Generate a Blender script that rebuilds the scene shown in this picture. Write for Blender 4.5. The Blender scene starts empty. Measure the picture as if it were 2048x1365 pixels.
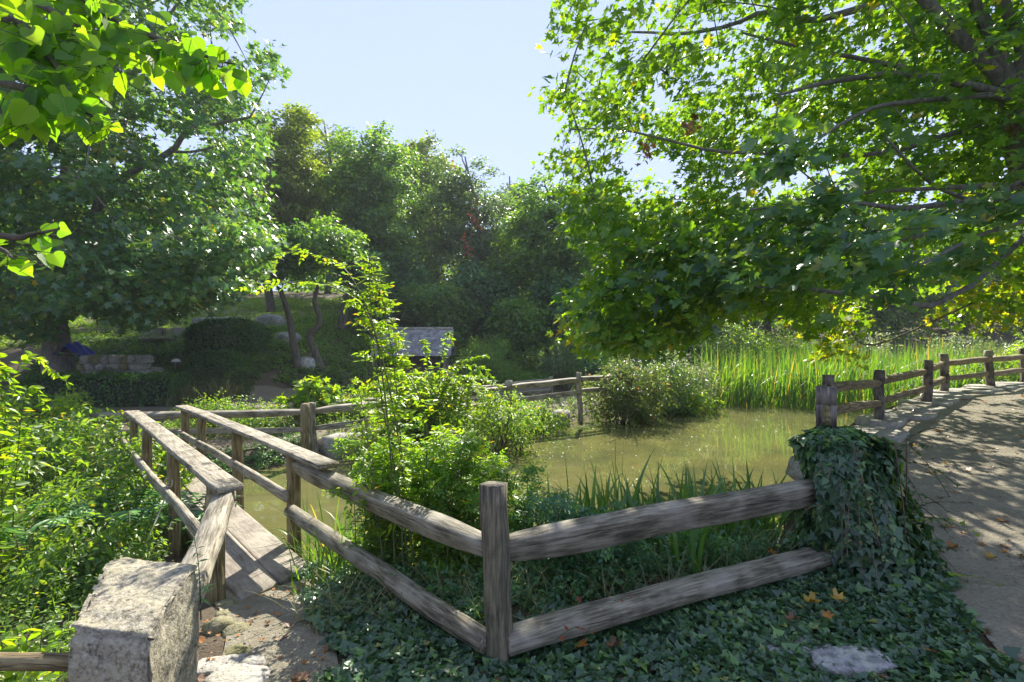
import bpy, math, random
import numpy as np
from mathutils import Vector, Matrix, noise as mnoise
R = math.radians
SC = bpy.context.scene
COL = SC.collection
F = 1024.0           # focal length in photo pixels (18 mm on 36 mm, photo 2048 wide)
EYE = 1.62
HOR = 690.0          # horizon row of the level camera
def W(px, py, d): return np.array([(px-1024)/F*d, d, EYE-(py-HOR)/F*d])
def proj(P): return 1024+F*P[:, 0]/np.maximum(P[:, 1], .05), HOR-F*(P[:, 2]-EYE)/np.maximum(P[:, 1], .05)
def sst(a, b, x):
    t = np.clip((x-a)/(b-a), 0, 1); return t*t*(3-2*t)
def unit(v): return v/np.maximum(np.linalg.norm(v, axis=-1, keepdims=True), 1e-9)

# ------------------------------------------------------------------ terrain
POND = np.array([(-2.3, 4.75), (-1.2, 4.35), (0.3, 4.3), (1.6, 4.45), (2.75, 4.9), (4.55, 7.45), (6.2, 8.9), (8.2, 10.2), (10.6, 11.6), (16, 13.2), (24, 16),
                 (24, 27), (12, 23), (8, 18), (4.8, 15.2), (1.7, 13.1), (-1.3, 11.1), (-2.9, 9.5), (-3.5, 8.5), (-4.4, 7.6), (-5.3, 7.3), (-5.0, 6.4), (-3.7, 5.2)])
def pdist(x, y, P):
    """signed distance to a closed polygon, positive inside"""
    x = np.asarray(x, float); y = np.asarray(y, float)
    d = np.full(x.shape, 1e9); ins = np.zeros(x.shape, bool)
    for i in range(len(P)):
        (x0, y0), (x1, y1) = P[i], P[(i+1) % len(P)]
        dx, dy = x1-x0, y1-y0
        t = np.clip(((x-x0)*dx+(y-y0)*dy)/(dx*dx+dy*dy), 0, 1)
        d = np.minimum(d, np.hypot(x-x0-t*dx, y-y0-t*dy))
        c = ((y0 > y) != (y1 > y))
        with np.errstate(divide='ignore', invalid='ignore'):
            c &= x < (x1-x0)*(y-y0)/(y1-y0 if y1 != y0 else 1e-9)+x0
        ins ^= c
    return np.where(ins, d, -d)
FX = [-.06, 2.21, 3.46, 5.17, 6.78, 7.92, 9.2, 10.6, 16, 24]
FY = [2.6, 3.6, 5.6, 7.2, 8.4, 9.4, 9.95, 10.6, 12.2, 15]
def vnoise(x, y, s, seed=0):
    """cheap smooth value noise, vectorised"""
    x = np.asarray(x)/s+seed*17.3; y = np.asarray(y)/s+seed*7.7
    xi, yi = np.floor(x), np.floor(y); fx, fy = x-xi, y-yi
    fx = fx*fx*(3-2*fx); fy = fy*fy*(3-2*fy)
    def h(a, b): 
        v = np.sin(a*127.1+b*311.7)*43758.5453; return v-np.floor(v)
    return (h(xi, yi)*(1-fx)+h(xi+1, yi)*fx)*(1-fy)+(h(xi, yi+1)*(1-fx)+h(xi+1, yi+1)*fx)*fy-.5
def H(x, y):
    x = np.asarray(x, float); y = np.asarray(y, float)
    s = .62*x+.78*y
    zp = np.interp(s, [2.5, 4.2, 8.8, 13.3, 22], [0, .12, .54, .79, 1.0])
    m = sst(np.interp(x, FX, FY)+1.3, np.interp(x, FX, FY)+.25, y)
    land = zp*m*sst(-.5, 1.2, x)
    start = 13.2+11*sst(-9, 0, x)+3*sst(4, 12, x)
    r = np.maximum(y-start, 0)
    hill = 9.5*(1-np.exp(-(.33*r*sst(-.5, 2.2, r))/9.5))
    land = land+hill+.05*vnoise(x, y, 1.3)*sst(0, 3, np.abs(y-3))
    land = land-.2*np.exp(-((x+1.9)**2+(y-4.0)**2)/.7)
    land = land-.27*sst(-1.95, -2.9, x)*sst(9.5, 7.0, y)*sst(.2, 1.2, y)
    d = pdist(x, y, POND)
    w = np.where((x > 2.4) & (y < 12.5) , .28, np.where(x < -1.5, .5, 1.0))
    k = sst(-w, .12, d)
    return land*(1-k)+k*np.where(d > .12, -1.0, -.42)
WATER = -.36

# ------------------------------------------------------------------ mesh builder
class MB:
    def __init__(s): s.V = []; s.Fs = []; s.n = 0; s.UV = []
    def add(s, V, faces):
        V = np.asarray(V, float).reshape(-1, 3)
        for f in faces: s.Fs.append(np.asarray(f, np.int64)+s.n)
        s.V.append(V); s.n += len(V)
    def poly(s, V, lists):
        V = np.asarray(V, float); by = {}
        for l in lists: by.setdefault(len(l), []).append(l)
        s.add(V, [np.array(v) for v in by.values()])
    def mesh(s, name, mat, smooth=False):
        me = bpy.data.meshes.new(name)
        V = np.concatenate(s.V) if s.V else np.zeros((0, 3))
        me.vertices.add(len(V)); me.vertices.foreach_set('co', V.astype(np.float32).ravel())
        idx = np.concatenate([f.ravel() for f in s.Fs]); tot = np.concatenate([np.full(len(f), f.shape[1]) for f in s.Fs])
        st = np.concatenate([[0], np.cumsum(tot)[:-1]])
        me.loops.add(len(idx)); me.loops.foreach_set('vertex_index', idx.astype(np.int32))
        me.polygons.add(len(tot)); me.polygons.foreach_set('loop_start', st.astype(np.int32))
        if smooth: me.polygons.foreach_set('use_smooth', np.ones(len(tot), bool))
        if s.UV and sum(map(len, s.UV)) == len(V):
            uv = me.uv_layers.new(name='leaf'); uv.data.foreach_set('uv', np.concatenate(s.UV)[idx].astype(np.float32).ravel())
        me.update(calc_edges=True)
        me.materials.append(mat)
        return me
def link(name, me, parent=None, M=None):
    o = bpy.data.objects.new(name, me); COL.objects.link(o)
    if M is not None: o.matrix_world = M
    if parent is not None:
        o.parent = parent
        if M is None: o.location = (0, 0, 0); o.matrix_parent_inverse = Matrix.Translation(-Vector(parent.location))
        else:
            o.matrix_parent_inverse = Matrix.Identity(4)
            o.matrix_basis = Matrix.Translation(-Vector(parent.location)) @ M
    return o
def sub(name, me, part):
    """a sub-part that shares its part's own coordinates"""
    o = bpy.data.objects.new(name, me); COL.objects.link(o); o.parent = part; return o
def tag(o, label=None, cat=None, group=None, kind=None):
    if label: o['label'] = label
    if cat: o['category'] = cat
    if group: o['group'] = group
    if kind: o['kind'] = kind
    return o
def thing(name, label, cat, loc, group=None):
    o = bpy.data.objects.new(name, None); COL.objects.link(o); o.location = [float(v) for v in loc]; o.empty_display_size = .1
    return tag(o, label, cat, group)

def tube(mb, pts, rad, n=6, cap=True):
    pts = np.asarray(pts, float); rad = np.asarray(rad, float)*np.ones(len(pts))
    t = unit(np.gradient(pts, axis=0))
    ref = np.array([0, 0, 1.]) if abs(t[:, 2]).mean() < .8 else np.array([1., 0, 0])
    a = unit(np.cross(t, ref)); b = np.cross(t, a)
    th = np.linspace(0, 2*np.pi, n, endpoint=False)
    V = pts[:, None]+rad[:, None, None]*(np.cos(th)[None, :, None]*a[:, None]+np.sin(th)[None, :, None]*b[:, None])
    m = len(pts); i = np.arange(m-1)[:, None]*n; j = np.arange(n)[None]; j2 = (j+1) % n
    q = np.stack([i+j, i+j2, i+n+j2, i+n+j], -1).reshape(-1, 4)
    fs = [q]
    if cap: fs += [np.arange(n)[::-1][None], (np.arange(n)+(m-1)*n)[None]]
    mb.add(V.reshape(-1, 3), fs)
def bez(a, b, c, n=8):
    t = np.linspace(0, 1, n)[:, None]; return (1-t)**2*np.asarray(a)+2*t*(1-t)*np.asarray(b)+t*t*np.asarray(c)
def spline(P, n=20):
    P = np.asarray(P, float); Q = np.vstack([2*P[0]-P[1], P, 2*P[-1]-P[-2]]); out = []
    k = len(P)-1
    for u in np.linspace(0, k-1e-6, n):
        i = int(u); t = u-i; p0, p1, p2, p3 = Q[i:i+4]
        out.append(.5*((2*p1)+(-p0+p2)*t+(2*p0-5*p1+4*p2-p3)*t*t+(-p0+3*p1-3*p2+p3)*t**3))
    return np.array(out)

# ------------------------------------------------------------------ leaf templates (x across, y along, z up), unit length
def half(pts, fold=.25, droop=.12):
    """pts: right half outline from base to tip; mirrored into two folded halves"""
    pts = np.array(pts, float); z = fold*np.abs(pts[:, 0])-droop*pts[:, 1]**2
    Rr = np.column_stack([pts, z]); L = Rr[1:-1]*np.array([-1, 1, 1])
    n = len(pts); V = np.vstack([Rr, L])
    f1 = list(range(n)); f2 = [0]+[n-1]+[n+i for i in range(n-3, -1, -1)]
    return V, [np.array([f1]), np.array([f2])]
MAPLE = half([(0, 0), (.2, -.12), (.44, -.03), (.3, .18), (.62, .42), (.5, .5), (.52, .64), (.2, .54), (.17, .78), (0, 1)], .18, .14)
STAR = half([(0, 0), (.45, -.02), (.25, .24), (.56, .56), (.17, .55), (0, 1)], .2, .15)
OVAL = half([(0, 0), (.2, .22), (.25, .5), (.13, .8), (0, 1)], .3, .18)
LANCE = half([(0, 0), (.11, .3), (.1, .6), (0, 1)], .3, .25)
HEART = half([(0, .04), (.2, -.05), (.42, .1), (.5, .34), (.41, .6), (.2, .84), (0, 1.06)], .16, .2)
IVY = half([(0, .06), (.22, -.06), (.5, .14), (.3, .34), (.22, .5), (0, 1)], .2, .15)
def variants(pts, seed, n=4, jit=.035):
    rng = np.random.default_rng(seed); out = []
    for i in range(n):
        q = np.array(pts, float); q[1:-1] += rng.normal(size=(len(q)-2, 2))*jit; q[1:-1, 0] = np.maximum(q[1:-1, 0], .02); out.append(half([tuple(r) for r in q], rng.uniform(.02, .35), rng.uniform(-.05, .4)))
    return out
MAPLES = variants([(0, 0), (.2, -.12), (.44, -.03), (.3, .18), (.62, .42), (.5, .5), (.52, .64), (.2, .54), (.17, .78), (0, 1)], 1)
STARS = variants([(0, 0), (.45, -.02), (.25, .24), (.56, .56), (.17, .55), (0, 1)], 2)
HEARTS = variants([(0, .05), (.1, -.03), (.24, -.05), (.38, .04), (.47, .2), (.49, .36), (.44, .52), (.36, .67), (.25, .8), (.13, .92), (0, 1.08)], 3, 5, .022)
IVYS = variants([(0, .06), (.22, -.06), (.5, .14), (.3, .34), (.22, .5), (0, 1)], 4, 4, .05)
QUAD = (np.array([(0, 0, 0), (.32, .45, .08), (0, 1, -.08), (-.32, .45, .08)]), [np.array([[0, 1, 2, 3]])])
def scatter(mb, P, N, Hd, S, tmpl):
    if isinstance(tmpl, list):
        k = len(tmpl); S = np.asarray(S, float)*np.ones(len(P)); N = np.asarray(N, float)*np.ones((len(P), 3)); Hd = np.asarray(Hd, float)*np.ones((len(P), 3))
        for i in range(k): scatter(mb, P[i::k], N[i::k], Hd[i::k], S[i::k], tmpl[i])
        return
    P = np.asarray(P, float); m = len(P)
    if m == 0: return
    N = unit(N); Y = unit(Hd-(Hd*N).sum(1, keepdims=True)*N); X = np.cross(Y, N)
    T, fs = tmpl; S = np.asarray(S, float)*np.ones(m)
    V = P[:, None]+S[:, None, None]*(T[None, :, 0:1]*X[:, None]+T[None, :, 1:2]*Y[:, None]+T[None, :, 2:3]*N[:, None])
    k = len(T); mb.UV.append(np.tile(T[:, :2], (m, 1)))
    mb.add(V.reshape(-1, 3), [(f[None]+(np.arange(m)*k)[:, None, None]).reshape(-1, f.shape[1]) for f in fs])
def blades(mb, B, hgt, lean, bend, wid, seg=5):
    """grass / iris / reed blades: base B (m,3), lean = horizontal vector per blade"""
    m = len(B); t = np.linspace(0, 1, seg+1); hgt = np.asarray(hgt)*np.ones(m); wid = np.asarray(wid)*np.ones(m); bend = np.asarray(bend)*np.ones(m)
    side = unit(np.column_stack([-lean[:, 1], lean[:, 0], np.zeros(m)])+1e-6)
    tz = t[None]-bend[:, None]*t[None]**3*.9
    C = B[:, None]+hgt[:, None, None]*(np.stack([lean[:, 0:1]*(t+bend[:, None]*2.2*t*t), lean[:, 1:2]*(t+bend[:, None]*2.2*t*t), tz], -1))
    w = wid[:, None]*np.clip(np.minimum(1, (1-t)*2.4), .04, 1)[None]*(.65+.35*np.minimum(1, t*4))[None]
    A = C-side[:, None]*w[..., None]*.5; D = C+side[:, None]*w[..., None]*.5
    V = np.stack([A, D], 2).reshape(m, -1, 3); k = (seg+1)*2
    f = np.array([[2*i, 2*i+1, 2*i+3, 2*i+2] for i in range(seg)])
    mb.add(V.reshape(-1, 3), [(f[None]+(np.arange(m)*k)[:, None, None]).reshape(-1, 4)])
def rv(rng, m): return unit(rng.normal(size=(m, 3)))

# ------------------------------------------------------------------ materials
class NT:
    def __init__(s, name):
        s.m = bpy.data.materials.new(name); s.m.use_nodes = True; s.t = s.m.node_tree; s.n = s.t.nodes; s.n.clear(); s.out = s.n.new('ShaderNodeOutputMaterial')
    def __call__(s, typ, _p=None, **kw):
        nd = s.n.new('ShaderNode'+typ)
        for k, v in (_p or {}).items(): setattr(nd, k, v)
        for k, v in kw.items():
            sk = nd.inputs[int(k[1:])] if k[0] == '_' else nd.inputs[k.replace('_', ' ')]
            if isinstance(v, bpy.types.NodeSocket): s.t.links.new(v, sk)
            else: sk.default_value = v
        return nd
    def ramp(s, fac, stops, interp='LINEAR'):
        nd = s.n.new('ShaderNodeValToRGB'); s.t.links.new(fac, nd.inputs[0]); cr = nd.color_ramp; cr.interpolation = interp
        while len(cr.elements) < len(stops): cr.elements.new(.5)
        for e, (p, c) in zip(cr.elements, stops): e.position = p; e.color = (*c, 1)
        return nd.outputs[0]
    def mix(s, fac, a, b, typ='MIX'):
        nd = s.n.new('ShaderNodeMix'); nd.data_type = 'RGBA'; nd.blend_type = typ
        for i, v in ((0, fac), (6, a), (7, b)):
            if isinstance(v, bpy.types.NodeSocket): s.t.links.new(v, nd.inputs[i])
            else: nd.inputs[i].default_value = v if i == 0 else (*v, 1)
        return nd.outputs[2]
    def math(s, op, a, b=0.):
        nd = s.n.new('ShaderNodeMath'); nd.operation = op
        for i, v in ((0, a), (1, b)):
            if isinstance(v, bpy.types.NodeSocket): s.t.links.new(v, nd.inputs[i])
            else: nd.inputs[i].default_value = v
        return nd.outputs[0]
    def end(s, sh): s.t.links.new(sh, s.out.inputs[0]); return s.m
def leafmat(name, stops, trans=(1.5, 1.75, .35), tf=.45, rough=.42, spec=.5, veins=0.):
    t = NT(name); g = t('NewGeometry')
    c = t.ramp(g.outputs['Random Per Island'], stops)
    tc = t('TexCoord'); nz = t('TexNoise', Vector=tc.outputs['Object'], Scale=1.1, Detail=2.)
    c = t.mix(.55, c, t.ramp(nz.outputs[0], [(.3, (.62, .7, .75)), (.7, (1.35, 1.3, 1.15))]), 'MULTIPLY')
    if veins:
        uv = t('UVMap'); uv.uv_map = 'leaf'; su = t('SeparateXYZ', Vector=uv.outputs[0]); ax = t.math('ABSOLUTE', su.outputs[0])
        mid = t.math('LESS_THAN', ax, .014); w_ = t.math('FRACT', t.math('MULTIPLY', t.math('SUBTRACT', su.outputs[1], t.math('MULTIPLY', ax, .85)), 7.)); side = t.math('LESS_THAN', w_, .1)
        vn = t.math('MULTIPLY', t.math('MAXIMUM', mid, t.math('MULTIPLY', side, .6)), veins); c = t.mix(vn, c, (.16, .2, .06))
        nb = t('TexNoise', Vector=tc.outputs['Object'], Scale=55., Detail=3.); c = t.mix(t.math('MULTIPLY', t.ramp(nb.outputs[0], [(.66, (0, 0, 0)), (.72, (1, 1, 1))]), .5), c, (.16, .11, .03))
    p = t('BsdfPrincipled', Base_Color=c, Roughness=rough); p.inputs['Specular IOR Level'].default_value = spec
    tr = t('BsdfTranslucent', Color=t.mix(1., c, trans, 'MULTIPLY'))
    return t.end(t('MixShader', _0=tf, _1=p.outputs[0], _2=tr.outputs[0]).outputs[0])
def woodmat(name, lo, mid, hi, grain=1., green=.0, cracks=1.):
    t = NT(name); tc = t('TexCoord'); oi = t('ObjectInfo')
    off = t('VectorMath', {'operation': 'ADD'}, _0=tc.outputs['Object'], _1=oi.outputs['Location'])
    mp = t('Mapping', Vector=off.outputs[0]); mp.inputs['Scale'].default_value = (5., 58*grain, 58*grain)
    n1 = t('TexNoise', Vector=mp.outputs[0], Scale=1., Detail=6., Roughness=.65, Distortion=.3)
    mp2 = t('Mapping', Vector=off.outputs[0]); mp2.inputs['Scale'].default_value = (.9, 11*grain, 11*grain)
    n2 = t('TexNoise', Vector=mp2.outputs[0], Scale=1.3, Detail=3., Distortion=.6)
    n3 = t('TexNoise', Vector=off.outputs[0], Scale=4.5, Detail=5.)
    c = t.ramp(n1.outputs[0], [(.36, lo), (.49, mid), (.62, hi)])
    crack = t.ramp(n2.outputs[0], [(.28, (.2, .17, .15)), (.36, (1, 1, 1))])
    sp = t('SeparateXYZ', Vector=tc.outputs['Object']); cx = t('CombineXYZ', X=sp.outputs[0], Y=t.math('MULTIPLY', oi.outputs['Random'], 50.))
    n5 = t('TexNoise', Vector=cx.outputs[0], Scale=2.2, Detail=4.)
    dz = t.math('ABSOLUTE', t.math('SUBTRACT', sp.outputs[2], t.math('MULTIPLY', t.math('SUBTRACT', n5.outputs[0], t.math('ADD', .36, t.math('MULTIPLY', oi.outputs['Random'], .2))), .11)))
    wd = t.math('MULTIPLY', t.ramp(n2.outputs[0], [(.45, (0, 0, 0)), (.62, (1, 1, 1))]), .0042)
    cr2 = t.math('GREATER_THAN', dz, wd)
    crack = t.mix(1., crack, t.ramp(cr2, [(0, (.1, .08, .07)), (1, (1, 1, 1))]), 'MULTIPLY')
    c = t.mix(.85*cracks, c, crack, 'MULTIPLY')
    c = t.mix(t.math('MULTIPLY', t.ramp(n3.outputs[0], [(.45, (0, 0, 0)), (.75, (1, 1, 1))]), .75 if not green else .5), c, (.2, .19, .11) if green else (.38, .34, .265))
    pt = t.ramp(n3.outputs[0], [(.32, (.55, .52, .5)), (.5, (1, 1, 1))]); c = t.mix(.7, c, pt, 'MULTIPLY')
    hgt = t.math('ADD', n1.outputs[0], t.math('MULTIPLY', crack, .8))
    b = t('Bump', Height=hgt, Strength=1., Distance=.008)
    p = t('BsdfPrincipled', Base_Color=c, Roughness=.8, Normal=b.outputs[0])
    return t.end(p.outputs[0])
def stonemat(name, stops, sc=1., lichen=(.5, .5, .4), spk=60., moss=0.):
    t = NT(name); tc = t('TexCoord'); oi = t('ObjectInfo')
    v = t('VectorMath', {'operation': 'ADD'}, _0=tc.outputs['Object'], _1=oi.outputs['Location']).outputs[0]
    n1 = t('TexNoise', Vector=v, Scale=spk*sc, Detail=4., Roughness=.7); n2 = t('TexNoise', Vector=v, Scale=5*sc, Detail=6., Roughness=.65); n3 = t('TexNoise', Vector=v, Scale=22*sc, Detail=4., Roughness=.75)
    c = t.ramp(n1.outputs[0], stops)
    c = t.mix(t.math('MULTIPLY', t.ramp(n3.outputs[0], [(.5, (0, 0, 0)), (.56, (1, 1, 1))]), .55), c, lichen)
    c = t.mix(.6, c, t.ramp(n2.outputs[0], [(.3, (.5, .47, .42)), (.65, (1.15, 1.12, 1.05))]), 'MULTIPLY')
    if moss: c = t.mix(t.math('MULTIPLY', t.ramp(n2.outputs[0], [(.42, (0, 0, 0)), (.6, (1, 1, 1))]), moss), c, (.12, .11, .03))
    b = t('Bump', Height=t.math('ADD', n3.outputs[0], t.math('MULTIPLY', n1.outputs[0], .5)), Strength=.9, Distance=.012/sc)
    return t.end(t('BsdfPrincipled', Base_Color=c, Roughness=.88, Normal=b.outputs[0]).outputs[0])
def barkmat(name, a, b):
    t = NT(name); tc = t('TexCoord'); mp = t('Mapping', Vector=tc.outputs['Object']); mp.inputs['Scale'].default_value = (9, 9, 2.2)
    n = t('TexNoise', Vector=mp.outputs[0], Scale=1.6, Detail=6., Roughness=.7)
    c = t.ramp(n.outputs[0], [(.33, a), (.66, b)])
    bp = t('Bump', Height=n.outputs[0], Strength=1., Distance=.04)
    return t.end(t('BsdfPrincipled', Base_Color=c, Roughness=.9, Normal=bp.outputs[0]).outputs[0])
def plain(name, c, rough=.7, var=.3, sc=8., bump=.0):
    t = NT(name); tc = t('TexCoord'); n = t('TexNoise', Vector=tc.outputs['Object'], Scale=sc, Detail=5.)
    k = t.ramp(n.outputs[0], [(.3, (1-var,)*3), (.7, (1+var,)*3)])
    bp = t('Bump', Height=n.outputs[0], Strength=bump, Distance=.02)
    return t.end(t('BsdfPrincipled', Base_Color=t.mix(1., c, k, 'MULTIPLY'), Roughness=rough, Normal=bp.outputs[0]).outputs[0])
def dirtmat(name, a, b, peb=(.42, .38, .33), bump=.5):
    t = NT(name); tc = t('TexCoord'); v = tc.outputs['Object']
    n1 = t('TexNoise', Vector=v, Scale=2.2, Detail=7., Roughness=.65); n2 = t('TexNoise', Vector=v, Scale=45., Detail=5., Roughness=.7); vo = t('TexVoronoi', Vector=v, Scale=38.)
    c = t.mix(t.ramp(n1.outputs[0], [(.35, (0, 0, 0)), (.65, (1, 1, 1))]), a, b)
    c = t.mix(.75, c, t.ramp(n2.outputs[0], [(.3, (.55, .53, .5)), (.7, (1.35, 1.33, 1.3))]), 'MULTIPLY')
    pm = t.math('MULTIPLY', t.ramp(vo.outputs['Distance'], [(.12, (1, 1, 1)), (.25, (0, 0, 0))]), t.ramp(n1.outputs[0], [(.5, (0, 0, 0)), (.62, (1, 1, 1))]))
    c = t.mix(t.math('MULTIPLY', pm, .6), c, peb)
    bp = t('Bump', Height=t.math('ADD', n2.outputs[0], t.math('MULTIPLY', n1.outputs[0], 2.)), Strength=bump, Distance=.03)
    return t.end(t('BsdfPrincipled', Base_Color=c, Roughness=.95, Normal=bp.outputs[0]).outputs[0])

M = {}
M['maple'] = leafmat('maple_leaf', [(0, (.045, .12, .025)), (.5, (.075, .18, .028)), (.93, (.12, .23, .032)), (.99, (.2, .26, .035)), (1, (.32, .28, .04))], (3.7, 3.0, .35), .5, .35, .6, .5)
M['yellowmaple'] = leafmat('yellow_maple_leaf', [(0, (.1, .2, .025)), (.5, (.17, .24, .03)), (.85, (.3, .3, .03)), (1, (.4, .3, .03))], (2.6, 2.4, .4), .52)
M['bluemaple'] = leafmat('silvery_maple_leaf', [(0, (.05, .13, .068)), (.6, (.085, .185, .075)), (.96, (.14, .22, .07)), (.99, (.2, .24, .06)), (1, (.4, .32, .05))], (2.8, 2.6, .5), .42, .36, .7)
M['linden'] = leafmat('linden_leaf', [(0, (.063, .161, .014)), (.6, (.098, .207, .017)), (1, (.138, .230, .023))], (3.5, 3.3, .5), .6, .45, .4, .8)
M['woods'] = leafmat('woodland_leaf', [(0, (.06, .145, .05)), (.6, (.105, .21, .06)), (1, (.19, .28, .06))], (2.8, 2.6, .5), .48, .5, .35)
M['woodslight'] = leafmat('yellow_green_leaf', [(0, (.1, .165, .028)), (.6, (.16, .22, .035)), (1, (.24, .27, .04))], (2.2, 2.2, .4), .5)
M['grey'] = leafmat('grey_green_leaf', [(0, (.065, .12, .06)), (.6, (.11, .17, .08)), (1, (.18, .22, .11))], (2., 2.2, .6), .45)
M['dark'] = leafmat('dark_leaf', [(0, (.05, .125, .065)), (.7, (.082, .185, .088)), (1, (.13, .23, .085))], (2.4, 2.4, .5), .42, .5, .4)
M['lime'] = leafmat('lime_leaf', [(0, (.081, .172, .023)), (.6, (.127, .230, .029)), (.95, (.184, .253, .034)), (1, (.345, .230, .046))], (3.4, 2.9, .4), .55, .42, .5)
M['weed'] = leafmat('weed_leaf', [(0, (.065, .138, .032)), (.5, (.105, .2, .04)), (.95, (.16, .23, .05)), (1, (.34, .27, .05))], (2.8, 2.6, .5), .5, .42, .5)
M['rose'] = leafmat('rose_leaf', [(0, (.07, .17, .035)), (.6, (.12, .235, .04)), (.98, (.18, .25, .04)), (1, (.38, .12, .04))], (3., 2.7, .4), .52, .4, .5)
M['ivy'] = leafmat('ivy_leaf', [(0, (.032, .078, .042)), (.5, (.055, .118, .055)), (.85, (.08, .17, .06)), (.97, (.14, .26, .055)), (1, (.25, .22, .06))], (2.2, 2.2, .5), .25, .34, .7)
M['shadeplant'] = leafmat('bramble_leaf', [(0, (.055, .15, .085)), (.6, (.085, .2, .09)), (1, (.15, .28, .08))], (2.4, 2.4, .6), .4, .42, .6)
M['reed'] = leafmat('reed_blade', [(0, (.05, .14, .03)), (.5, (.09, .22, .04)), (.88, (.15, .27, .05)), (.95, (.3, .26, .1)), (1, (.36, .27, .13))], (2.4, 2., .4), .48, .4, .5)
M['iris'] = leafmat('iris_blade', [(0, (.05, .13, .04)), (.6, (.09, .2, .05)), (.95, (.14, .25, .055)), (1, (.3, .25, .1))], (2.4, 2.2, .4), .42, .35, .7)
M['straw'] = leafmat('straw_blade', [(0, (.103, .138, .057)), (.6, (.172, .184, .081)), (1, (.322, .276, .138))], (1.4, 1.4, .6), .35)
M['hedge'] = leafmat('hedge_leaf', [(0, (.04, .11, .035)), (.7, (.065, .175, .04)), (1, (.1, .21, .05))], (2.2, 2.2, .4), .38, .45, .5)
M['purple'] = leafmat('loosestrife_leaf', [(0, (.07, .12, .05)), (.5, (.11, .17, .06)), (.88, (.15, .18, .08)), (1, (.24, .12, .1))], (2., 2., .6), .48)
M['white'] = leafmat('pale_variegated_leaf', [(0, (.115, .172, .081)), (.5, (.230, .276, .149)), (1, (.460, .483, .322))], (1.3, 1.3, .6), .4)
M['fallen_y'] = leafmat('fallen_yellow_leaf', [(0, (.3, .18, .02)), (1, (.42, .26, .04))], (1.2, 1.1, .4), .2)
M['fallen_o'] = leafmat('fallen_orange_leaf', [(0, (.3, .11, .02)), (1, (.38, .16, .03))], (1.2, 1.1, .4), .2)
M['fallen_b'] = leafmat('fallen_brown_leaf', [(0, (.12, .06, .025)), (1, (.2, .1, .05))], (1.2, 1.1, .4), .15)
M['red'] = leafmat('red_leaf', [(0, (.3, .05, .03)), (1, (.45, .14, .05))], (1.6, 1.2, .5), .45)
M['wood'] = woodmat('weathered_rail_wood', (.1, .084, .054), (.24, .206, .142), (.42, .38, .285))
M['railgrey'] = woodmat('grey_split_rail_wood', (.07, .06, .038), (.165, .144, .094), (.32, .285, .2))
M['post'] = woodmat('mossy_post_wood', (.085, .06, .026), (.2, .145, .06), (.33, .26, .13), 1., .5)
M['oldpost'] = woodmat('old_grey_post_wood', (.05, .043, .028), (.125, .108, .066), (.24, .21, .14), 1., .5)
M['darkpost'] = woodmat('dark_post_wood', (.035, .028, .022), (.09, .072, .056), (.2, .17, .14))
M['deck'] = woodmat('deck_plank_wood', (.19, .155, .115), (.25, .212, .165), (.32, .28, .225), .7, 0., .12)
M['granite'] = stonemat('lichened_granite', [(.3, (.05, .045, .035)), (.42, (.22, .195, .14)), (.55, (.4, .365, .285)), (.72, (.56, .53, .45))], 1., (.46, .42, .3), 60, .3)
M['graniteside'] = M['granite']
M['stone'] = stonemat('grey_stone', [(.3, (.16, .15, .13)), (.5, (.3, .29, .26)), (.7, (.44, .42, .38))], .7)
M['slab'] = stonemat('pale_edging_stone', [(.3, (.2, .19, .17)), (.5, (.36, .34, .3)), (.7, (.48, .46, .42))], .7)
M['mossy'] = stonemat('mossy_stone', [(.3, (.12, .11, .07)), (.5, (.25, .23, .14)), (.7, (.36, .33, .22))], .9, (.34, .33, .16), 60, .8)
M['boulder'] = stonemat('boulder_granite', [(.3, (.14, .14, .14)), (.5, (.27, .27, .27)), (.7, (.4, .4, .39))], .35)
M['bark'] = barkmat('brown_bark', (.05, .04, .03), (.16, .135, .105))
M['greybark'] = barkmat('grey_bark', (.1, .09, .075), (.27, .25, .21))
M['stem'] = plain('green_stem', (.09, .1, .035), .6, .4)
M['redstem'] = plain('woody_stem', (.12, .08, .05), .7, .4)
M['path'] = dirtmat('sandy_path', (.235, .208, .145), (.33, .298, .215), (.46, .43, .36), 1.)
M['soil'] = dirtmat('damp_soil', (.075, .055, .035), (.14, .105, .065), (.2, .17, .12), .9)
M['fardirt'] = dirtmat('brown_dirt', (.16, .13, .09), (.22, .18, .125))
M['lawn'] = dirtmat('hill_lawn', (.12, .15, .045), (.2, .19, .075), (.22, .2, .09))

# ------------------------------------------------------------------ world, sun, camera
SUN_AZ, SUN_EL = R(9), R(41)       # azimuth to the right of the view direction
world = bpy.data.worlds.new('World'); SC.world = world; world.use_nodes = True
wt = world.node_tree; bg = wt.nodes['Background']
sky = wt.nodes.new('ShaderNodeTexSky'); sky.sky_type = 'NISHITA'; sky.sun_disc = False
sky.sun_elevation = SUN_EL; sky.sun_rotation = SUN_AZ; sky.air_density = 1.15; sky.dust_density = .0; sky.ozone_density = 3.0
gm = wt.nodes.new('ShaderNodeGamma'); gm.inputs[1].default_value = .15; wt.links.new(sky.outputs[0], gm.inputs[0])
ti = wt.nodes.new('ShaderNodeMix'); ti.data_type = 'RGBA'; ti.blend_type = 'MULTIPLY'; ti.inputs[0].default_value = 1; ti.inputs[7].default_value = (.8, .91, 1.34, 1); wt.links.new(gm.outputs[0], ti.inputs[6])
wt.links.new(ti.outputs[2], bg.inputs[0]); bg.inputs[1].default_value = .15
sd = Vector((math.sin(SUN_AZ)*math.cos(SUN_EL), math.cos(SUN_AZ)*math.cos(SUN_EL), math.sin(SUN_EL)))
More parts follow.
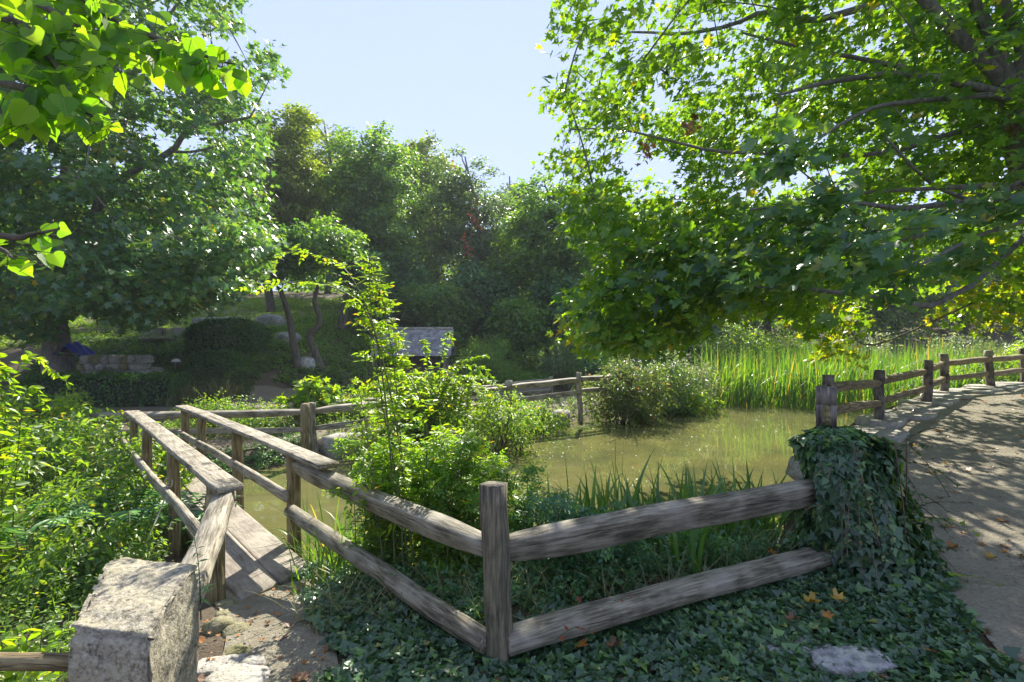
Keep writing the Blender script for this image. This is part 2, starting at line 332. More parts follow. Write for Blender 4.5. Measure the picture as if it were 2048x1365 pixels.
sl = bpy.data.lights.new('sun', 'SUN'); sl.energy = 2.4; sl.angle = R(.5); sl.color = (1, .94, .82)
so = bpy.data.objects.new('sun', sl); COL.objects.link(so); so.rotation_euler = sd.to_track_quat('Z', 'Y').to_euler(); so.location = (10, 20, 30)
cam = bpy.data.cameras.new('camera'); cam.lens = 18; cam.sensor_width = 36; cam.clip_end = 2000; cam.clip_start = .05; cam.shift_y = (HOR-682.5)/2048
co = bpy.data.objects.new('camera', cam); COL.objects.link(co); co.location = (0, 0, EYE); co.rotation_euler = (R(90), 0, 0); SC.camera = co
SC.view_settings.view_transform = 'Standard'; SC.view_settings.look = 'None'; SC.view_settings.exposure = 2.3; SC.view_settings.gamma = 1
SC.cycles.use_denoising = True; SC.cycles.max_bounces = 10; SC.cycles.diffuse_bounces = 6; SC.cycles.glossy_bounces = 3; SC.cycles.transmission_bounces = 8; SC.cycles.sample_clamp_indirect = 6

# ------------------------------------------------------------------ ground sheets
def grid_sheet(xs, ys, hf, name, mat, dz=0.):
    X, Y = np.meshgrid(xs, ys); Z = hf(X, Y)+dz; n = len(xs)
    i = (np.arange(len(ys)-1)[:, None]*n+np.arange(n-1)[None]).ravel()
    mb = MB(); mb.add(np.stack([X, Y, Z], -1).reshape(-1, 3), [np.stack([i, i+1, i+n+1, i+n], -1)])
    return link(name, mb.mesh(name, mat, True))
xs = np.concatenate([[-400, -200, -110, -70, -50], np.arange(-40, -12, 1.), np.arange(-12, -6, .4), np.arange(-6, 8, .11), np.arange(8, 16, .3), np.arange(16, 40, 1.), [45, 60, 90, 150, 400]])
ys = np.concatenate([[-60, -25, -12, -6, -3, -1.5], np.arange(-.5, 9, .11), np.arange(9, 16, .22), np.arange(16, 40, .8), np.arange(40, 70, 3), [80, 110, 200, 400]])
tag(grid_sheet(xs, ys, H, 'ground', M['soil']), kind='structure')
def strip(name, C, w, mat, dz=.012, nx=9, step=.12, hf=None, rough_edge=.1, thick=0.):
    """a path following the terrain: C = centre line points (x, y), w widths"""
    C = np.array(C, float); L = np.r_[0, np.cumsum(np.hypot(*np.diff(C, axis=0).T))]
    n = int(L[-1]/step)+2; u = np.linspace(0, 1, n)
    S = spline(np.column_stack([C, np.array(w)*np.ones(len(C))]), n)
    T = unit(np.gradient(S[:, :2], axis=0)); N = np.column_stack([-T[:, 1], T[:, 0]])
    v = np.linspace(-1, 1, nx)
    e = 1+rough_edge*np.stack([vnoise(u*L[-1], u*0+s, .5, s) for s in (1, 2)], 1)*2
    k = np.where(v[None] < 0, e[:, :1], e[:, 1:])
    P = S[:, None, :2]+N[:, None]*(v[None]*S[:, 2:]*.5*k)[..., None]
    Z = (hf or H)(P[..., 0], P[..., 1])+dz
    i = (np.arange(n-1)[:, None]*nx+np.arange(nx-1)[None]).ravel()
    mb = MB(); mb.add(np.dstack([P, Z]).reshape(-1, 3), [np.stack([i, i+nx, i+nx+1, i+1], -1)])
    return tag(link(name, mb.mesh(name, mat, True)), kind='structure')
strip('path', [(3.7, -1.2), (3.75, 1.2), (3.95, 2.9), (4.75, 4.9), (5.95, 6.5), (7.5, 7.85), (9.1, 8.75), (11.2, 9.6), (16, 11.1), (24, 13.6)], [3.6, 3.3, 2.75, 2.35, 2.2, 2.1, 2., 2.1, 2.2, 2.4], M['path'], .012, 21, .11)
strip('footpath', [(-.95, .6), (-.98, 1.7), (-1.15, 2.5), (-1.45, 3.2), (-1.85, 3.95)], [.9, .74, .64, .62, .64], M['path'], .012, 17, .05, rough_edge=.3)
strip('far_path', [(-6.6, 8.3), (-4.6, 9.0), (-2.6, 10.9), (0.6, 13.6), (3.2, 16), (8, 21)], [1.2, 1.3, 1.4, 1.5, 1.7, 2.], M['fardirt'], .02, 9, .25)
strip('far_footpath', [(-16, 11.4), (-10.5, 12.3), (-7, 14.1), (-4.2, 16.2), (-1, 18.2), (2, 19.6), (6, 21.5)], [1.6, 1.9, 2.6, 3.2, 3.2, 3., 2.4], M['fardirt'], .02, 11, .3)
# the grassy slope among the garden terraces
def lawn_patch():
    P = np.array([(-15.5, 20), (-12.2, 19.6), (-9.4, 20.6), (-8.2, 24), (-9.5, 30), (-16, 31), (-22, 27)])
    xs_ = np.arange(-23, -7.5, .4); ys_ = np.arange(19, 32, .4); X, Y = np.meshgrid(xs_, ys_); n = len(xs_)
    ok = pdist(X, Y, P) > 0
    i = (np.arange(len(ys_)-1)[:, None]*n+np.arange(n-1)[None]).ravel(); i = i[ok.ravel()[i]]
    mb = MB(); mb.add(np.dstack([X, Y, H(X, Y)+.03]).reshape(-1, 3), [np.stack([i, i+1, i+n+1, i+n], -1)])
    tag(link('lawn', mb.mesh('lawn', M['lawn'], True)), kind='structure')
lawn_patch()
# water
t = NT('pond_water'); tc = t('TexCoord')
n1 = t('TexNoise', Vector=tc.outputs['Object'], Scale=1.4, Detail=3.); n2 = t('TexNoise', Vector=tc.outputs['Object'], Scale=9., Detail=3.)
c = t.ramp(n1.outputs[0], [(.3, (.1, .106, .042)), (.7, (.16, .152, .052))])
b = t('Bump', Height=t.math('ADD', n1.outputs[0], t.math('MULTIPLY', n2.outputs[0], .12)), Strength=.022, Distance=.1)
p = t('BsdfPrincipled', Base_Color=c, Roughness=.025, IOR=1.42, Normal=b.outputs[0])
M['water'] = t.end(p.outputs[0])
wp = POND+np.sign(POND-POND.mean(0))*.0
mb = MB(); xs_ = [-7.5, 26]; ys_ = [3.2, 30]
mb.add([(-7, 3.9, WATER), (25.5, 3.9, WATER), (25.5, 28.5, WATER), (-7, 28.5, WATER)], [np.array([[0, 1, 2, 3]])])
tag(link('water', mb.mesh('water', M['water'])), kind='structure')

# ------------------------------------------------------------------ timber
def beam_mesh(L, w, h, mat, seed, rough=.012, taper=0., n=16, sect='box', skew=0., roll=0.):
    """a length of timber along +X, centred on its axis; sect box / round / split"""
    rng = np.random.default_rng(seed); xs_ = np.linspace(0, L, n)
    if sect == 'round': th = np.linspace(0, 2*np.pi, 12, endpoint=False); sec = np.column_stack([np.cos(th)*.5, np.sin(th)*.5])
    elif sect == 'split': sec = np.array([(-.5, -.44), (-.46, -.49), (.1, -.5), (.47, -.48), (.5, -.43), (.49, .42), (.45, .48), (-.05, .5), (-.46, .47), (-.5, .42)])
    else:
        c = .06; sec = np.array([(-.5+c, -.5), (.5-c, -.5), (.5, -.5+c), (.5, .5-c), (.5-c, .5), (-.5+c, .5), (-.5, .5-c), (-.5, -.5+c)])
    k = len(sec); V = []; cr_, sr_ = math.cos(roll), math.sin(roll)
    ph = rng.uniform(0, 9, 8); wob = rng.normal(size=(k,))*.5
    for i, x in enumerate(xs_):
        u = x/L
        e = 1-taper*max(0, 1-min(u, 1-u)/.16)**1.5
        cy = rough*1.6*math.sin(u*4+ph[0])+rough*.5*math.sin(u*17+ph[1]); cz = rough*1.2*math.sin(u*4.2+ph[2])+rough*.5*math.sin(u*13+ph[3])
        jit = 1+rng.normal(size=(k, 1))*rough*1.6+rough*2*np.sin(u*7+wob[:, None]*6)
        q = sec*jit*np.array([w*(1-(1-e)*.6), h*e])
        q = np.column_stack([q[:, 0]*cr_-q[:, 1]*sr_, q[:, 0]*sr_+q[:, 1]*cr_])
        xx = x+(rng.normal(size=k)*rough*.5 if i in (0, n-1) else 0)
        xx = np.full(k, x) if np.isscalar(xx) else xx
        if i == 0: xx = xx+skew*q[:, 0]
        V.append(np.column_stack([xx, q[:, 0]+cy, q[:, 1]+cz]))
    V = np.concatenate(V); mb = MB()
    i = np.arange(n-1)[:, None]*k; j = np.arange(k)[None]; j2 = (j+1) % k
    mb.add(V, [np.stack([i+j, i+j2, i+k+j2, i+k+j], -1).reshape(-1, 4), np.arange(k)[::-1][None], (np.arange(k)+(n-1)*k)[None]])
    return mb.mesh('timber', mat, sect == 'round')
_seed = [1]
def beam(name, p, q, w, h, mat, parent, **kw):
    _seed[0] += 1
    p, q = Vector(p), Vector(q); X = (q-p); L = X.length; X.normalize()
    up = Vector((0, 0, 1)) if abs(X.z) < .9 else Vector(kw.pop('face', (0, 1, 0)))
    kw.pop('face', None)
    Y = up.cross(X).normalized(); Z = X.cross(Y)
    Mx = Matrix((X, Y, Z)).transposed().to_4x4(); Mx.translation = p
    return link(name, beam_mesh(L, w, h, mat, _seed[0]*7+3, **kw), parent, Mx)

# footbridge
LP = np.array([-1.85, 3.37]); LD = np.array([-.676, .737]); RP = np.array([-1.43, 4.0]); RD = np.array([-.687, .727])
LN = np.array([-.737, -.676]); RN = np.array([.727, .687])
br = thing('footbridge', 'narrow weathered wooden plank footbridge with flat handrails over the pond channel', 'footbridge', (-1.9, 3.9, -.13))
def pt(P, D, t_, off, z): q = P+D*t_; return (q[0]+off[0], q[1]+off[1], z)
beam('handrail', pt(LP, LD, 0, (0, 0), .678), pt(LP, LD, 5.15, (0, 0), .678), .165, .042, M['wood'], br, rough=.004, n=20)
beam('handrail', pt(RP, RD, 0, (0, 0), .678), pt(RP, RD, 5.25, (0, 0), .678), .165, .042, M['wood'], br, rough=.004, n=20)
for s in (.25, 1.79, 3.38, 4.6):
    a = pt(LP, LD, s, LN*.03, -.75); b = a[:2]+(.655,); beam('post', a, b, .09, .09, M['post'], br, face=(-LN[0], -LN[1], 0), rough=.006)
for s in (.78, 2.45, 4.15, 5.1):
    a = pt(RP, RD, s, RN*.02, -.75); b = a[:2]+(.655,); beam('post', a, b, .095, .095, M['post'], br, face=(RN[0], RN[1], 0), rough=.006)
beam('mid_rail', pt(LP, LD, .1, LN*.10, .285), pt(LP, LD, 5.2, LN*.10, .30), .042, .088, M['wood'], br, rough=.006)
beam('mid_rail', pt(RP, RD, .72, RN*-.05, .285), pt(RP, RD, 5.2, RN*-.05, .29), .042, .088, M['wood'], br, rough=.006)
DN = np.array([.73, .68])
dl = LP-LN*.085; 
for k in range(2):
    o = dl+DN*(.145+.29*k)*1.0
    st = .22+.34*k*.5+(-.02 if k else 0); 
    s0 = o+LD*(.10+.43*(.145+.29*k)); s1 = o+LD*4.35; s2 = o+LD*4.362; s3 = o+LD*5.9
    beam('deck_plank', (*s0, -.152), (*s1, -.152), .278, .045, M['deck'], br, rough=.003, n=12, skew=-.43)
    beam('deck_plank', (*s2, -.154), (*s3, -.156), .278, .045, M['deck'], br, rough=.003, n=8)
for s in (.5, 2.4, 4.3):
    a = LP+LD*s-LN*.09; b2 = RP+RD*(s-.1)-RN*.06
    beam('joist', (*a, -.235), (*b2, -.235), .09, .11, M['darkpost'], br, n=4)
# rope tied round the handrail side
rp = thing('rope', 'thin pale rope tied to the left bridge rail and running down into the weeds', 'rope', W(335, 990, 4.75))
mb = MB(); tube(mb, spline([W(338, 962, 4.62), W(333, 985, 4.58), W(325, 1010, 4.5), W(308, 1050, 4.35), W(288, 1095, 4.2)], 14), .006, 6)
tube(mb, spline([W(330, 968, 4.60), W(340, 975, 4.58), W(345, 966, 4.6), W(341, 955, 4.63), W(331, 960, 4.62), W(330, 968, 4.6)], 14), .006, 6)
tube(mb, spline([W(336, 972, 4.58), W(331, 992, 4.56), W(333, 1006, 4.55)], 8), .005, 6)
link('strand', mb.mesh('rope', plain('rope_fibre', (.45, .4, .3), .9)), rp)

# split rail fences
def fence(name, label, posts, rails, group=None, pmat='post', rmat='railgrey'):
    """posts: (x, y, z0, z1, width); rails: (p, q, width, height, section)"""
    r = thing('split_rail_fence', label, 'fence', (posts[0][0], posts[0][1], posts[0][2]), group)
    for (x, y, z0, z1, w, *hole) in posts:
        if hole:
            nx = Vector((1.25, 2.0, 0)).normalized(); ax = Vector((nx.y, -nx.x, 0))
            mbp = MB(); (h0, h1) = hole[0]; b = np.array(((-1, -1), (1, -1), (1, 1), (-1, 1)))*.5
            def bx(u0, u1, a0, a1):
                q = [(b_[0], b_[1]) for b_ in ((u0, -.5), (u1, -.5), (u1, .5), (u0, .5))]
                V = [(zz-z0, uu*w, vv*w*.85) for zz in (a0, a1) for uu, vv in q]
                mbp.add(V, [np.array([[0, 1, 2, 3], [7, 6, 5, 4], [0, 4, 5, 1], [1, 5, 6, 2], [2, 6, 7, 3], [3, 7, 4, 0]])[:, ::-1]])
            bx(-.5, .5, z0, h0); bx(-.5, -.2, h0, h1); bx(.22, .5, h0, h1); bx(-.5, .5, h1, z1)
            # arched head of the mortise
            th = np.linspace(0, np.pi, 7); c = [( h1-.0-z0-.035*(1-math.sin(a)), .01*w+.21*w*math.cos(a)) for a in th]
            V = [(cx, cu, s*w*.424) for s in (-1, 1) for cx, cu in c]+[(h1-z0, s2*.21*w+.01*w, s*w*.424) for s in (-1, 1) for s2 in (1, -1)]
            fs = []
            for s in (0, 1):
                o = 7*s; e = 14+2*s
                fs.append([o+0, o+1, o+2, o+3, e] if s else [o+3, o+2, o+1, o+0, e]); fs.append([o+3, o+4, o+5, o+6, e+1] if s else [o+6, o+5, o+4, o+3, e+1])
            for k_ in range(6): fs.append([k_, k_+1, k_+8, k_+7])
            mbp.poly(V, fs)
            Mx = Matrix((Vector((0, 0, 1)), ax, Vector((0, 0, 1)).cross(ax))).transposed().to_4x4(); Mx.translation = (x, y, z0)
            link('post', mbp.mesh('post', M[pmat]), r, Mx)
        else:
            lx, ly = np.random.default_rng(int(abs(x*100)+abs(y*37))).normal(size=2)*.012
            beam('post', (x, y, z0), (x+lx, y+ly, z1), w, w*.92, M[pmat], r, rough=.01, n=12, face=(.45, 1, 0))
    for ri, (p, q, w, h, sec) in enumerate(rails):
        beam('rail', p, q, w, h, M[rmat], r, roll=(.32, -.2, .26, .12)[ri % 4] if sec == 'split' else 0, rough=.006, taper=.12 if (sec != 'split' or h < .09) else .36, sect=sec, n=26)
    return r
A, B_, P2, P3, P4, P5, P6 = (2.21, 3.6), (3.46, 5.6), (5.17, 7.2), (6.78, 8.4), (7.92, 9.4), (9.2, 9.85), (10.6, 10.6)
fence('f', 'grey split rail fence in the foreground with one squared post and four sloping rails', [(-.085, 2.6, -.35, .915, .112)],
      [((-1.98, 4.62, .545), (-.12, 2.62, .575),   .1, .13, 'split'), ((-1.93, 4.45, .175), (-.12, 2.6, .1), .125, .125, 'round'),
       ((-.06, 2.62, .575), (2.3, 3.6, .615), .095, .165, 'split'), ((-.03, 2.58, .12), (2.2, 3.5, .215), .145, .08, 'split')], None, 'oldpost')
hz = lambda p, dz: (p[0], p[1], float(np.interp(.62*p[0]+.78*p[1], [2.5, 4.2, 8.8, 13.3, 22], [0, .12, .54, .79, 1.0]))+dz)
PF = []
for i, p in enumerate((A, B_, P2, P3, P4, P5, P6, (13.2, 11.5))):
    z = hz(p, 0)[2]
    if i == 0: PF.append((*p, z-.2, 1.325, .125, (1.03, 1.2)))
    elif i == 1: PF.append((*p, z-.2, 1.29, .115, (1.09, 1.19)))
    else: PF.append((*p, z-.25, z+.72, .115))
rl = []
PP = [A, B_, P2, P3, P4, P5, P6, (13.2, 11.5)]
for i in range(7):
    for k, dz in enumerate((.55, .27)):
        a, b = hz(PP[i], dz), hz(PP[i+1], dz)
        if i == 0: a = (a[0]+.25, a[1]+.4, 1.02-.3*k); b = (b[0], b[1], 1.1-.27*k)
        if i == 1: a = (a[0], a[1], 1.14-.25*k)
        rl.append((a, b, .075, .095, 'split'))
fence('f', 'dark split rail fence curving along the pond side of the sandy path', PF, rl, None, 'darkpost', 'post')
# across the far end of the bridge, and along both sides of the far path
fence('f', 'split rail fence crossing behind the far end of the footbridge', [(-6.45, 8.3, -.4, .5, .11), (-3.47, 8.6, -.3, .63, .11)],
      [((-6.75, 8.2, .47), (-3.45, 8.62, .49), .1, .1, 'split'), ((-6.5, 8.25, .19), (-3.45, 8.6, .2), .1, .1, 'split'), ((-7.3, 8.15, .22), (-6.0, 8.1, .16), .1, .11, 'round')], None, 'post')
n0, n1_ = np.array([-3.42, 8.85]), np.array([1.63, 12.3]); pst = []; rl = []
for i in range(4):
    q = n0+(n1_-n0)*i/3; pst.append((*q, -.3, .62+.34*i/3, .1))
pst.append((3.9, 14.0, -.3, .95, .1))
for i in range(4):
    a, b = pst[i], pst[i+1]
    for k in (0, 1): rl.append(((a[0], a[1], a[3]-.15-.3*k), (b[0], b[1], b[3]-.17-.3*k), .09, .11, 'split'))
fence('f', 'pale split rail fence on the far bank between the pond and the far path', pst, rl, None, 'wood', 'wood')
n0, n1_ = np.array([-4.25, 9.9]), np.array([1.25, 16.2]); pst = []; rl = []
for i in range(5):
    q = n0+(n1_-n0)*i/4; pst.append((*q, -.3, .5+.12*i/4, .1))
for i in range(4):
    a, b = pst[i], pst[i+1]
    for k in (0, 1): rl.append(((a[0], a[1], a[3]-.1-.3*k), (b[0], b[1], b[3]-.12-.3*k), .09, .1, 'split'))
fence('f', 'second split rail fence behind the far path, half hidden by shrubs', pst, rl, None, 'wood', 'wood')
# rails from the bridge to the granite post
fence('f', 'short weathered rail between the footbridge handrail and the granite post', [(-2.03, 3.5, -.4, .60, .085)],
      [((-2.03, 3.62, .60), (-1.27, 1.98, .60), .13, .07, 'split')], None, 'post', 'wood')
# smooth rail left of the granite post
hr = thing('rail', 'smooth round brown rail running into the left side of the granite post', 'rail', (-1.9, 1.75, .5))
beam('bar', (-4.6, 2.12, .34), (-1.42, 1.72, .56), .055, .055, M['post'], hr, sect='round', rough=.003)

# ------------------------------------------------------------------ stones
def rock_mesh(sx, sy, sz, seed, mat, flat=0., sub=3, amp=.16, box=.5, freq=1.6):
    import bmesh
    bm = bmesh.new(); bmesh.ops.create_icosphere(bm, subdivisions=sub, radius=1)
    off = Vector((seed*3.7, seed*1.3, seed*5.1))
    for v in bm.verts:
        c = v.co.copy()
        m = max(abs(c.x), abs(c.y), abs(c.z)); c = c.lerp(c/m, box)
        n = mnoise.noise(c*freq+off)*amp+mnoise.noise(c*freq*3+off)*amp*.35+mnoise.noise(c*freq*8+off)*amp*.13
        c *= 1+n
        if flat and c.z > 0: c.z = min(c.z, flat+.06*mnoise.noise(c*3+off))
        v.co = Vector((c.x*sx*.5, c.y*sy*.5, c.z*sz*.5))
    me = bpy.data.meshes.new('rock'); bm.to_mesh(me); bm.free(); me.materials.append(mat)
    me.polygons.foreach_set('use_smooth', np.ones(len(me.polygons), bool)); me.update()
    return me
def rock(name, label, cat, loc, size, rz=0, seed=1, mat='stone', group=None, **kw):
    o = link(name, rock_mesh(*size, seed, M[mat], **kw)); o.location = loc; o.rotation_euler = (0, 0, rz)
    return tag(o, label, cat, group)
# granite gatepost: a rough hewn prism from its measured corner plan
def granite_post():
    import bmesh
    bm = bmesh.new()
    bot = [(-1.43, 1.56, -.5), (-1.075, 1.53, -.5), (-1.2, 2.02, -.5), (-1.70, 2.2, -.5)]
    top = [(-1.385, 1.60, .735), (-1.10, 1.555, .745), (-1.215, 1.99, .775), (-1.665, 2.15, .765)]
    n = 26; nz = 46
    P = []
    def quad(a, b, c, d, nu, nv):
        a, b, c, d = map(np.array, (a, b, c, d)); g = {}
        for i in range(nu+1):
            for j in range(nv+1):
                u, v = i/nu, j/nv; g[i, j] = bm.verts.new((a*(1-u)*(1-v)+b*u*(1-v)+c*u*v+d*(1-u)*v).tolist())
        for i in range(nu):
            for j in range(nv): bm.faces.new((g[i, j], g[i+1, j], g[i+1, j+1], g[i, j+1]))
    quad(*top, n, n+8)
    for k in range(4): quad(bot[k], bot[(k+1) % 4], top[(k+1) % 4], top[k], n, nz)
    bmesh.ops.remove_doubles(bm, verts=bm.verts, dist=.002)
    cen = Vector((-1.36, 1.85, .3))
    bm.normal_update()
    nr = {v: v.normal.copy() for v in bm.verts}
    for v in bm.verts:
        c = v.co*1.0
        k = mnoise.noise(c*3.2)*.028+mnoise.noise(c*9)*.014+mnoise.noise(c*26)*.006+mnoise.noise(c*60)*.003
        # round the arrises
        e = 1-min(1, abs(max(nr[v].x, nr[v].y, nr[v].z, -nr[v].x, -nr[v].y)))
        v.co += nr[v]*(k*.9-.05*min(1, e*2.2))
        if v.co.z > .6: v.co.z += .03*math.sin((v.co.y-1.5)*5)-.02
        dd = (v.co-Vector((-1.13, 1.72, .72))).length
        if dd < .07: v.co -= Vector((.5, .2, .6))*.045*(1-dd/.07)
    me = bpy.data.meshes.new('granite_post'); bm.to_mesh(me); bm.free(); me.materials.append(M['granite'])
    me.polygons.foreach_set('use_smooth', np.ones(len(me.polygons), bool)); me.update()
    tag(link('granite_post', me), 'rough hewn pale granite post with lichen at the near corner beside the footbridge', 'stone post')
granite_post()
def px_on(px, py):
    """ground point seen at a photo pixel"""
    d = 2.
    for _ in range(400):
        p = W(px, py, d)
        if p[2] <= float(H(p[0], p[1])): break
        d += .04 if d < 8 else .12
    return p
for i, (px, py, s, lb) in enumerate([(462, 1215, (.16, .14, .16), 'small mossy stone under the near end of the bridge deck'), (448, 1262, (.2, .16, .24), 'upright mossy stone right of the granite post'),
        (482, 1268, (.2, .18, .18), 'rounded mossy stone at the edge of the dirt footpath'), (487, 1305, (.18, .14, .13), 'low mossy stone just above the flat pale stone'),
        (456, 1232, (.12, .12, .14), 'small yellow mossy stone between two larger mossy stones')]):
    p = px_on(px, py); rock('mossy_stone', lb, 'stone', (p[0]-.03, p[1], p[2]-.03), tuple(q*.85 for q in s), i, i+3, 'mossy', 'mossy stones edging the dirt footpath', amp=.2)
p = px_on(440, 1340); rock('stepping_stone', 'long pale flat stone beside the granite post at the bottom edge', 'stone', (p[0], p[1], p[2]), (.26, .15, .12), .3, 21, 'slab', flat=.6)
p = px_on(475, 1362); rock('stepping_stone', 'broad grey flat stone at the very bottom edge beside the dirt footpath', 'stone', (p[0], p[1], p[2]-.0), (.3, .2, .1), -.2, 22, 'slab', flat=.6)
p = px_on(1700, 1345); rock('stone_slab', 'flat grey stone slab among ivy at the bottom edge', 'stone', (p[0], p[1], p[2]+.05), (.4, .19, .1), .1, 31, 'boulder', flat=.55)
p = px_on(1590, 1310); rock('stone_slab', 'smaller sunken stone slab showing through ivy below the front fence', 'stone', (p[0], p[1], p[2]+.03), (.4, .18, .08), -.15, 33, 'boulder', flat=.55)
p = px_on(505, 1335); rock('cobble', 'small rounded grey cobble on the dirt footpath edge', 'stone', (p[0], p[1], p[2]+.01), (.13, .09, .07), .2, 24, 'slab')

# edging stones under the path fence
names = ['second', 'third', 'fourth', 'fifth', 'sixth']
Es = [B_, P2, P3, P4, P5, P6]
k = 0
for i in range(5):
    a, b = np.array(Es[i]), np.array(Es[i+1]); L = np.linalg.norm(b-a); dr = (b-a)/L; nn = np.array([dr[1], -dr[0]])
    for j, u in enumerate((.0, .33, .66)):
        q = a+(b-a)*(u+.02)+nn*(.1 if j else .0); k += 1
        lb = ('flat edging stone at the foot of the %s post of the path fence', 'flat edging stone just past the %s post of the path fence', 'flat edging stone two stones past the %s post of the path fence')[j] % names[i]
        z = hz(q, 0)[2]
        rock('edging_stone', lb, 'stone', (q[0], q[1], z-.05), (L*.36, .62+.1*math.sin(k*3), .36), math.atan2(dr[1], dr[0])+.08*math.sin(k*5), 40+k, 'slab', 'edging stones along the pond side of the path', flat=.5, amp=.13, box=.7)
# bank stones on the far shore
fb = [(-3.05, 9.2), (-2.4, 9.95), (-1.75, 10.55), (-1.05, 11.2), (-.3, 11.75), (.45, 12.2), (1.2, 12.6)]
wh = ['first far bank stone, just right of the fence corner post', 'second far bank stone along the shore from the fence corner', 'third far bank stone along the shore from the fence corner', 'fourth far bank stone, below the big arching shrub', 'fifth far bank stone, below the paler shrub', 'sixth far bank stone, near the tall far fence post', 'last far bank stone, below the tall far fence post']
for i, q in enumerate(fb): rock('bank_stone', wh[i], 'stone', (*q, -.22), (.8, .42, .5), .65+.1*i, 80+i, 'stone', 'stones lining the far bank of the pond', amp=.2)

# ------------------------------------------------------------------ shed
def shed():
    d = 20.; c = W(832, 745, d); s = thing('shed', 'small wooden shed with a grey shingled roof beyond the far fence', 'shed', (c[0], c[1], 0))
    x0, x1 = -5.35, -2.5; y0, y1 = 19.6, 21.4; ze, zr = 1.3, 2.28; zb = -.3
    mb = MB()
    def box(a, b):
        V = [(x, y, z) for z in (a[2], b[2]) for x, y in ((a[0], a[1]), (b[0], a[1]), (b[0], b[1]), (a[0], b[1]))]
        mb.add(V, [np.array([[3, 2, 1, 0], [4, 5, 6, 7], [0, 1, 5, 4], [1, 2, 6, 5], [2, 3, 7, 6], [3, 0, 4, 7]])])
    # board wall at the back and sides, open front
    box((x0+.1, y1-.1, zb), (x1-.1, y1, ze)); box((x0+.1, y0+.5, zb), (x0+.18, y1-.1, ze)); box((x1-.18, y0+.5, zb), (x1-.1, y1-.1, ze))
    box((x0+.1, y0+.42, zb), (x1-.1, y0+.5, .75))
    link('wall', mb.mesh('wall', woodmat('shed_boards', (.05, .035, .025), (.1, .075, .05), (.17, .13, .09))), s)
    for px in (x0+.02, x1-.1): beam('post', (px, y0+.1, zb), (px, y0+.1, ze+.05), .11, .11, M['wood'], s, n=4)
    # roof: courses of shingles, each a separate little step in one mesh
    t = NT('roof_shingles'); tcd = t('TexCoord'); g = t('NewGeometry')
    cc = t.ramp(g.outputs['Random Per Island'], [(0, (.17, .17, .18)), (.5, (.26, .26, .27)), (1, (.37, .36, .36))])
    shm = t.end(t('BsdfPrincipled', Base_Color=cc, Roughness=.8).outputs[0])
    rng = np.random.default_rng(5); mb2 = MB(); rows = 12; xm0, xm1 = x0-.1, x1+.15; ym = (y0+y1)/2
    for side in (0, 1):
        for r in range(rows):
            u0, u1 = r/rows, (r+1.25)/rows
            def P(u, lift):
                yy = (y0-.12)+(ym-y0+.12)*u if side == 0 else (y1+.12)-(y1+.12-ym)*u
                return yy, ze-.12+(zr-ze+.12)*min(u, 1)+lift
            x = xm0+rng.uniform(0, .06)
            while x < xm1:
                w = rng.uniform(.1, .17); ya, za = P(u0, .03+rng.uniform(0, .012)); yb, zb_ = P(min(u1, 1.), .004); e = min(x+w-.006, xm1+.02)
                V = [(x, ya, za), (e, ya, za), (e, yb, zb_), (x, yb, zb_), (x, ya, za-.025), (e, ya, za-.025)]
                f4 = [[0, 1, 2, 3], [4, 5, 1, 0]] if side == 0 else [[3, 2, 1, 0], [0, 1, 5, 4]]
                mb2.add(V, [np.array(f4)]); x += w
    roof = link('roof', mb2.mesh('roof', shm), s)
    for xe in (x0+.12, x1-.15):
        mb3 = MB()
        V = [(xe+o, yy, zz) for o in (0, .06) for yy, zz in ((y0+.02, ze), (y1, ze), (ym, zr-.03))]
        mb3.poly(V, [[0, 1, 2], [5, 4, 3], [0, 3, 4, 1], [1, 4, 5, 2], [2, 5, 3, 0]])
        link('gable', mb3.mesh('gable', M['wood']), s)
    mb4 = MB(); a = xm0; 
    V = [(a, ym-.09, zr-.03), (xm1, ym-.09, zr-.03), (xm1, ym, zr+.05), (a, ym, zr+.05), (a, ym+.09, zr-.03), (xm1, ym+.09, zr-.03)]
    mb4.add(V, [np.array([[0, 1, 2, 3], [3, 2, 5, 4]])]); sub('ridge_cap', mb4.mesh('ridge', M['wood']), roof)
shed()


# ================================================================== vegetation
def inpoly(px, py, P): return pdist(px, py, np.array(P, float)) > 0
def rand_ell(rng, n, c, r, power=.42):
    u = rv(rng, n)*(rng.uniform(0, 1, (n, 1))**power)
    return np.asarray(c)+u*np.asarray(r)
def leaf_cloud(mb, rng, C, Rr, per, size, tmpl, flat=.5, up=.8, center=None, droop=.35, keep=None, var=.3):
    m = len(C); per = np.asarray(per)*np.ones(m, int)
    idx = np.repeat(np.arange(m), per); n = len(idx)
    rr = (np.asarray(Rr)*np.ones(m))[idx]
    g = rv(rng, n)*(rng.uniform(0, 1, (n, 1))**.5)
    # tilt every spray a little, so that it reads as layered boughs
    tl = rng.normal(size=(m, 2))*.35
    P = g*np.array([1, 1, flat])*rr[:, None]
    P[:, 2] += P[:, 0]*tl[idx, 0]+P[:, 1]*tl[idx, 1]-.25*(P[:, 0]**2+P[:, 1]**2)/rr
    P = C[idx]+P
    out = P-(center if center is not None else C.mean(0)); out[:, 2] *= .3; out = unit(out)
    if keep is not None:
        k = keep(P); P, out, idx, n = P[k], out[k], idx[k], int(k.sum())
    N = np.array([0, 0, up])+out*.45+rng.normal(size=(n, 3))*.5
    Hd = out*.8+rng.normal(size=(n, 3))*.6+np.array([0, 0, -droop])
    scatter(mb, P, N, Hd, size*rng.uniform(1-var, 1+var, n), tmpl)
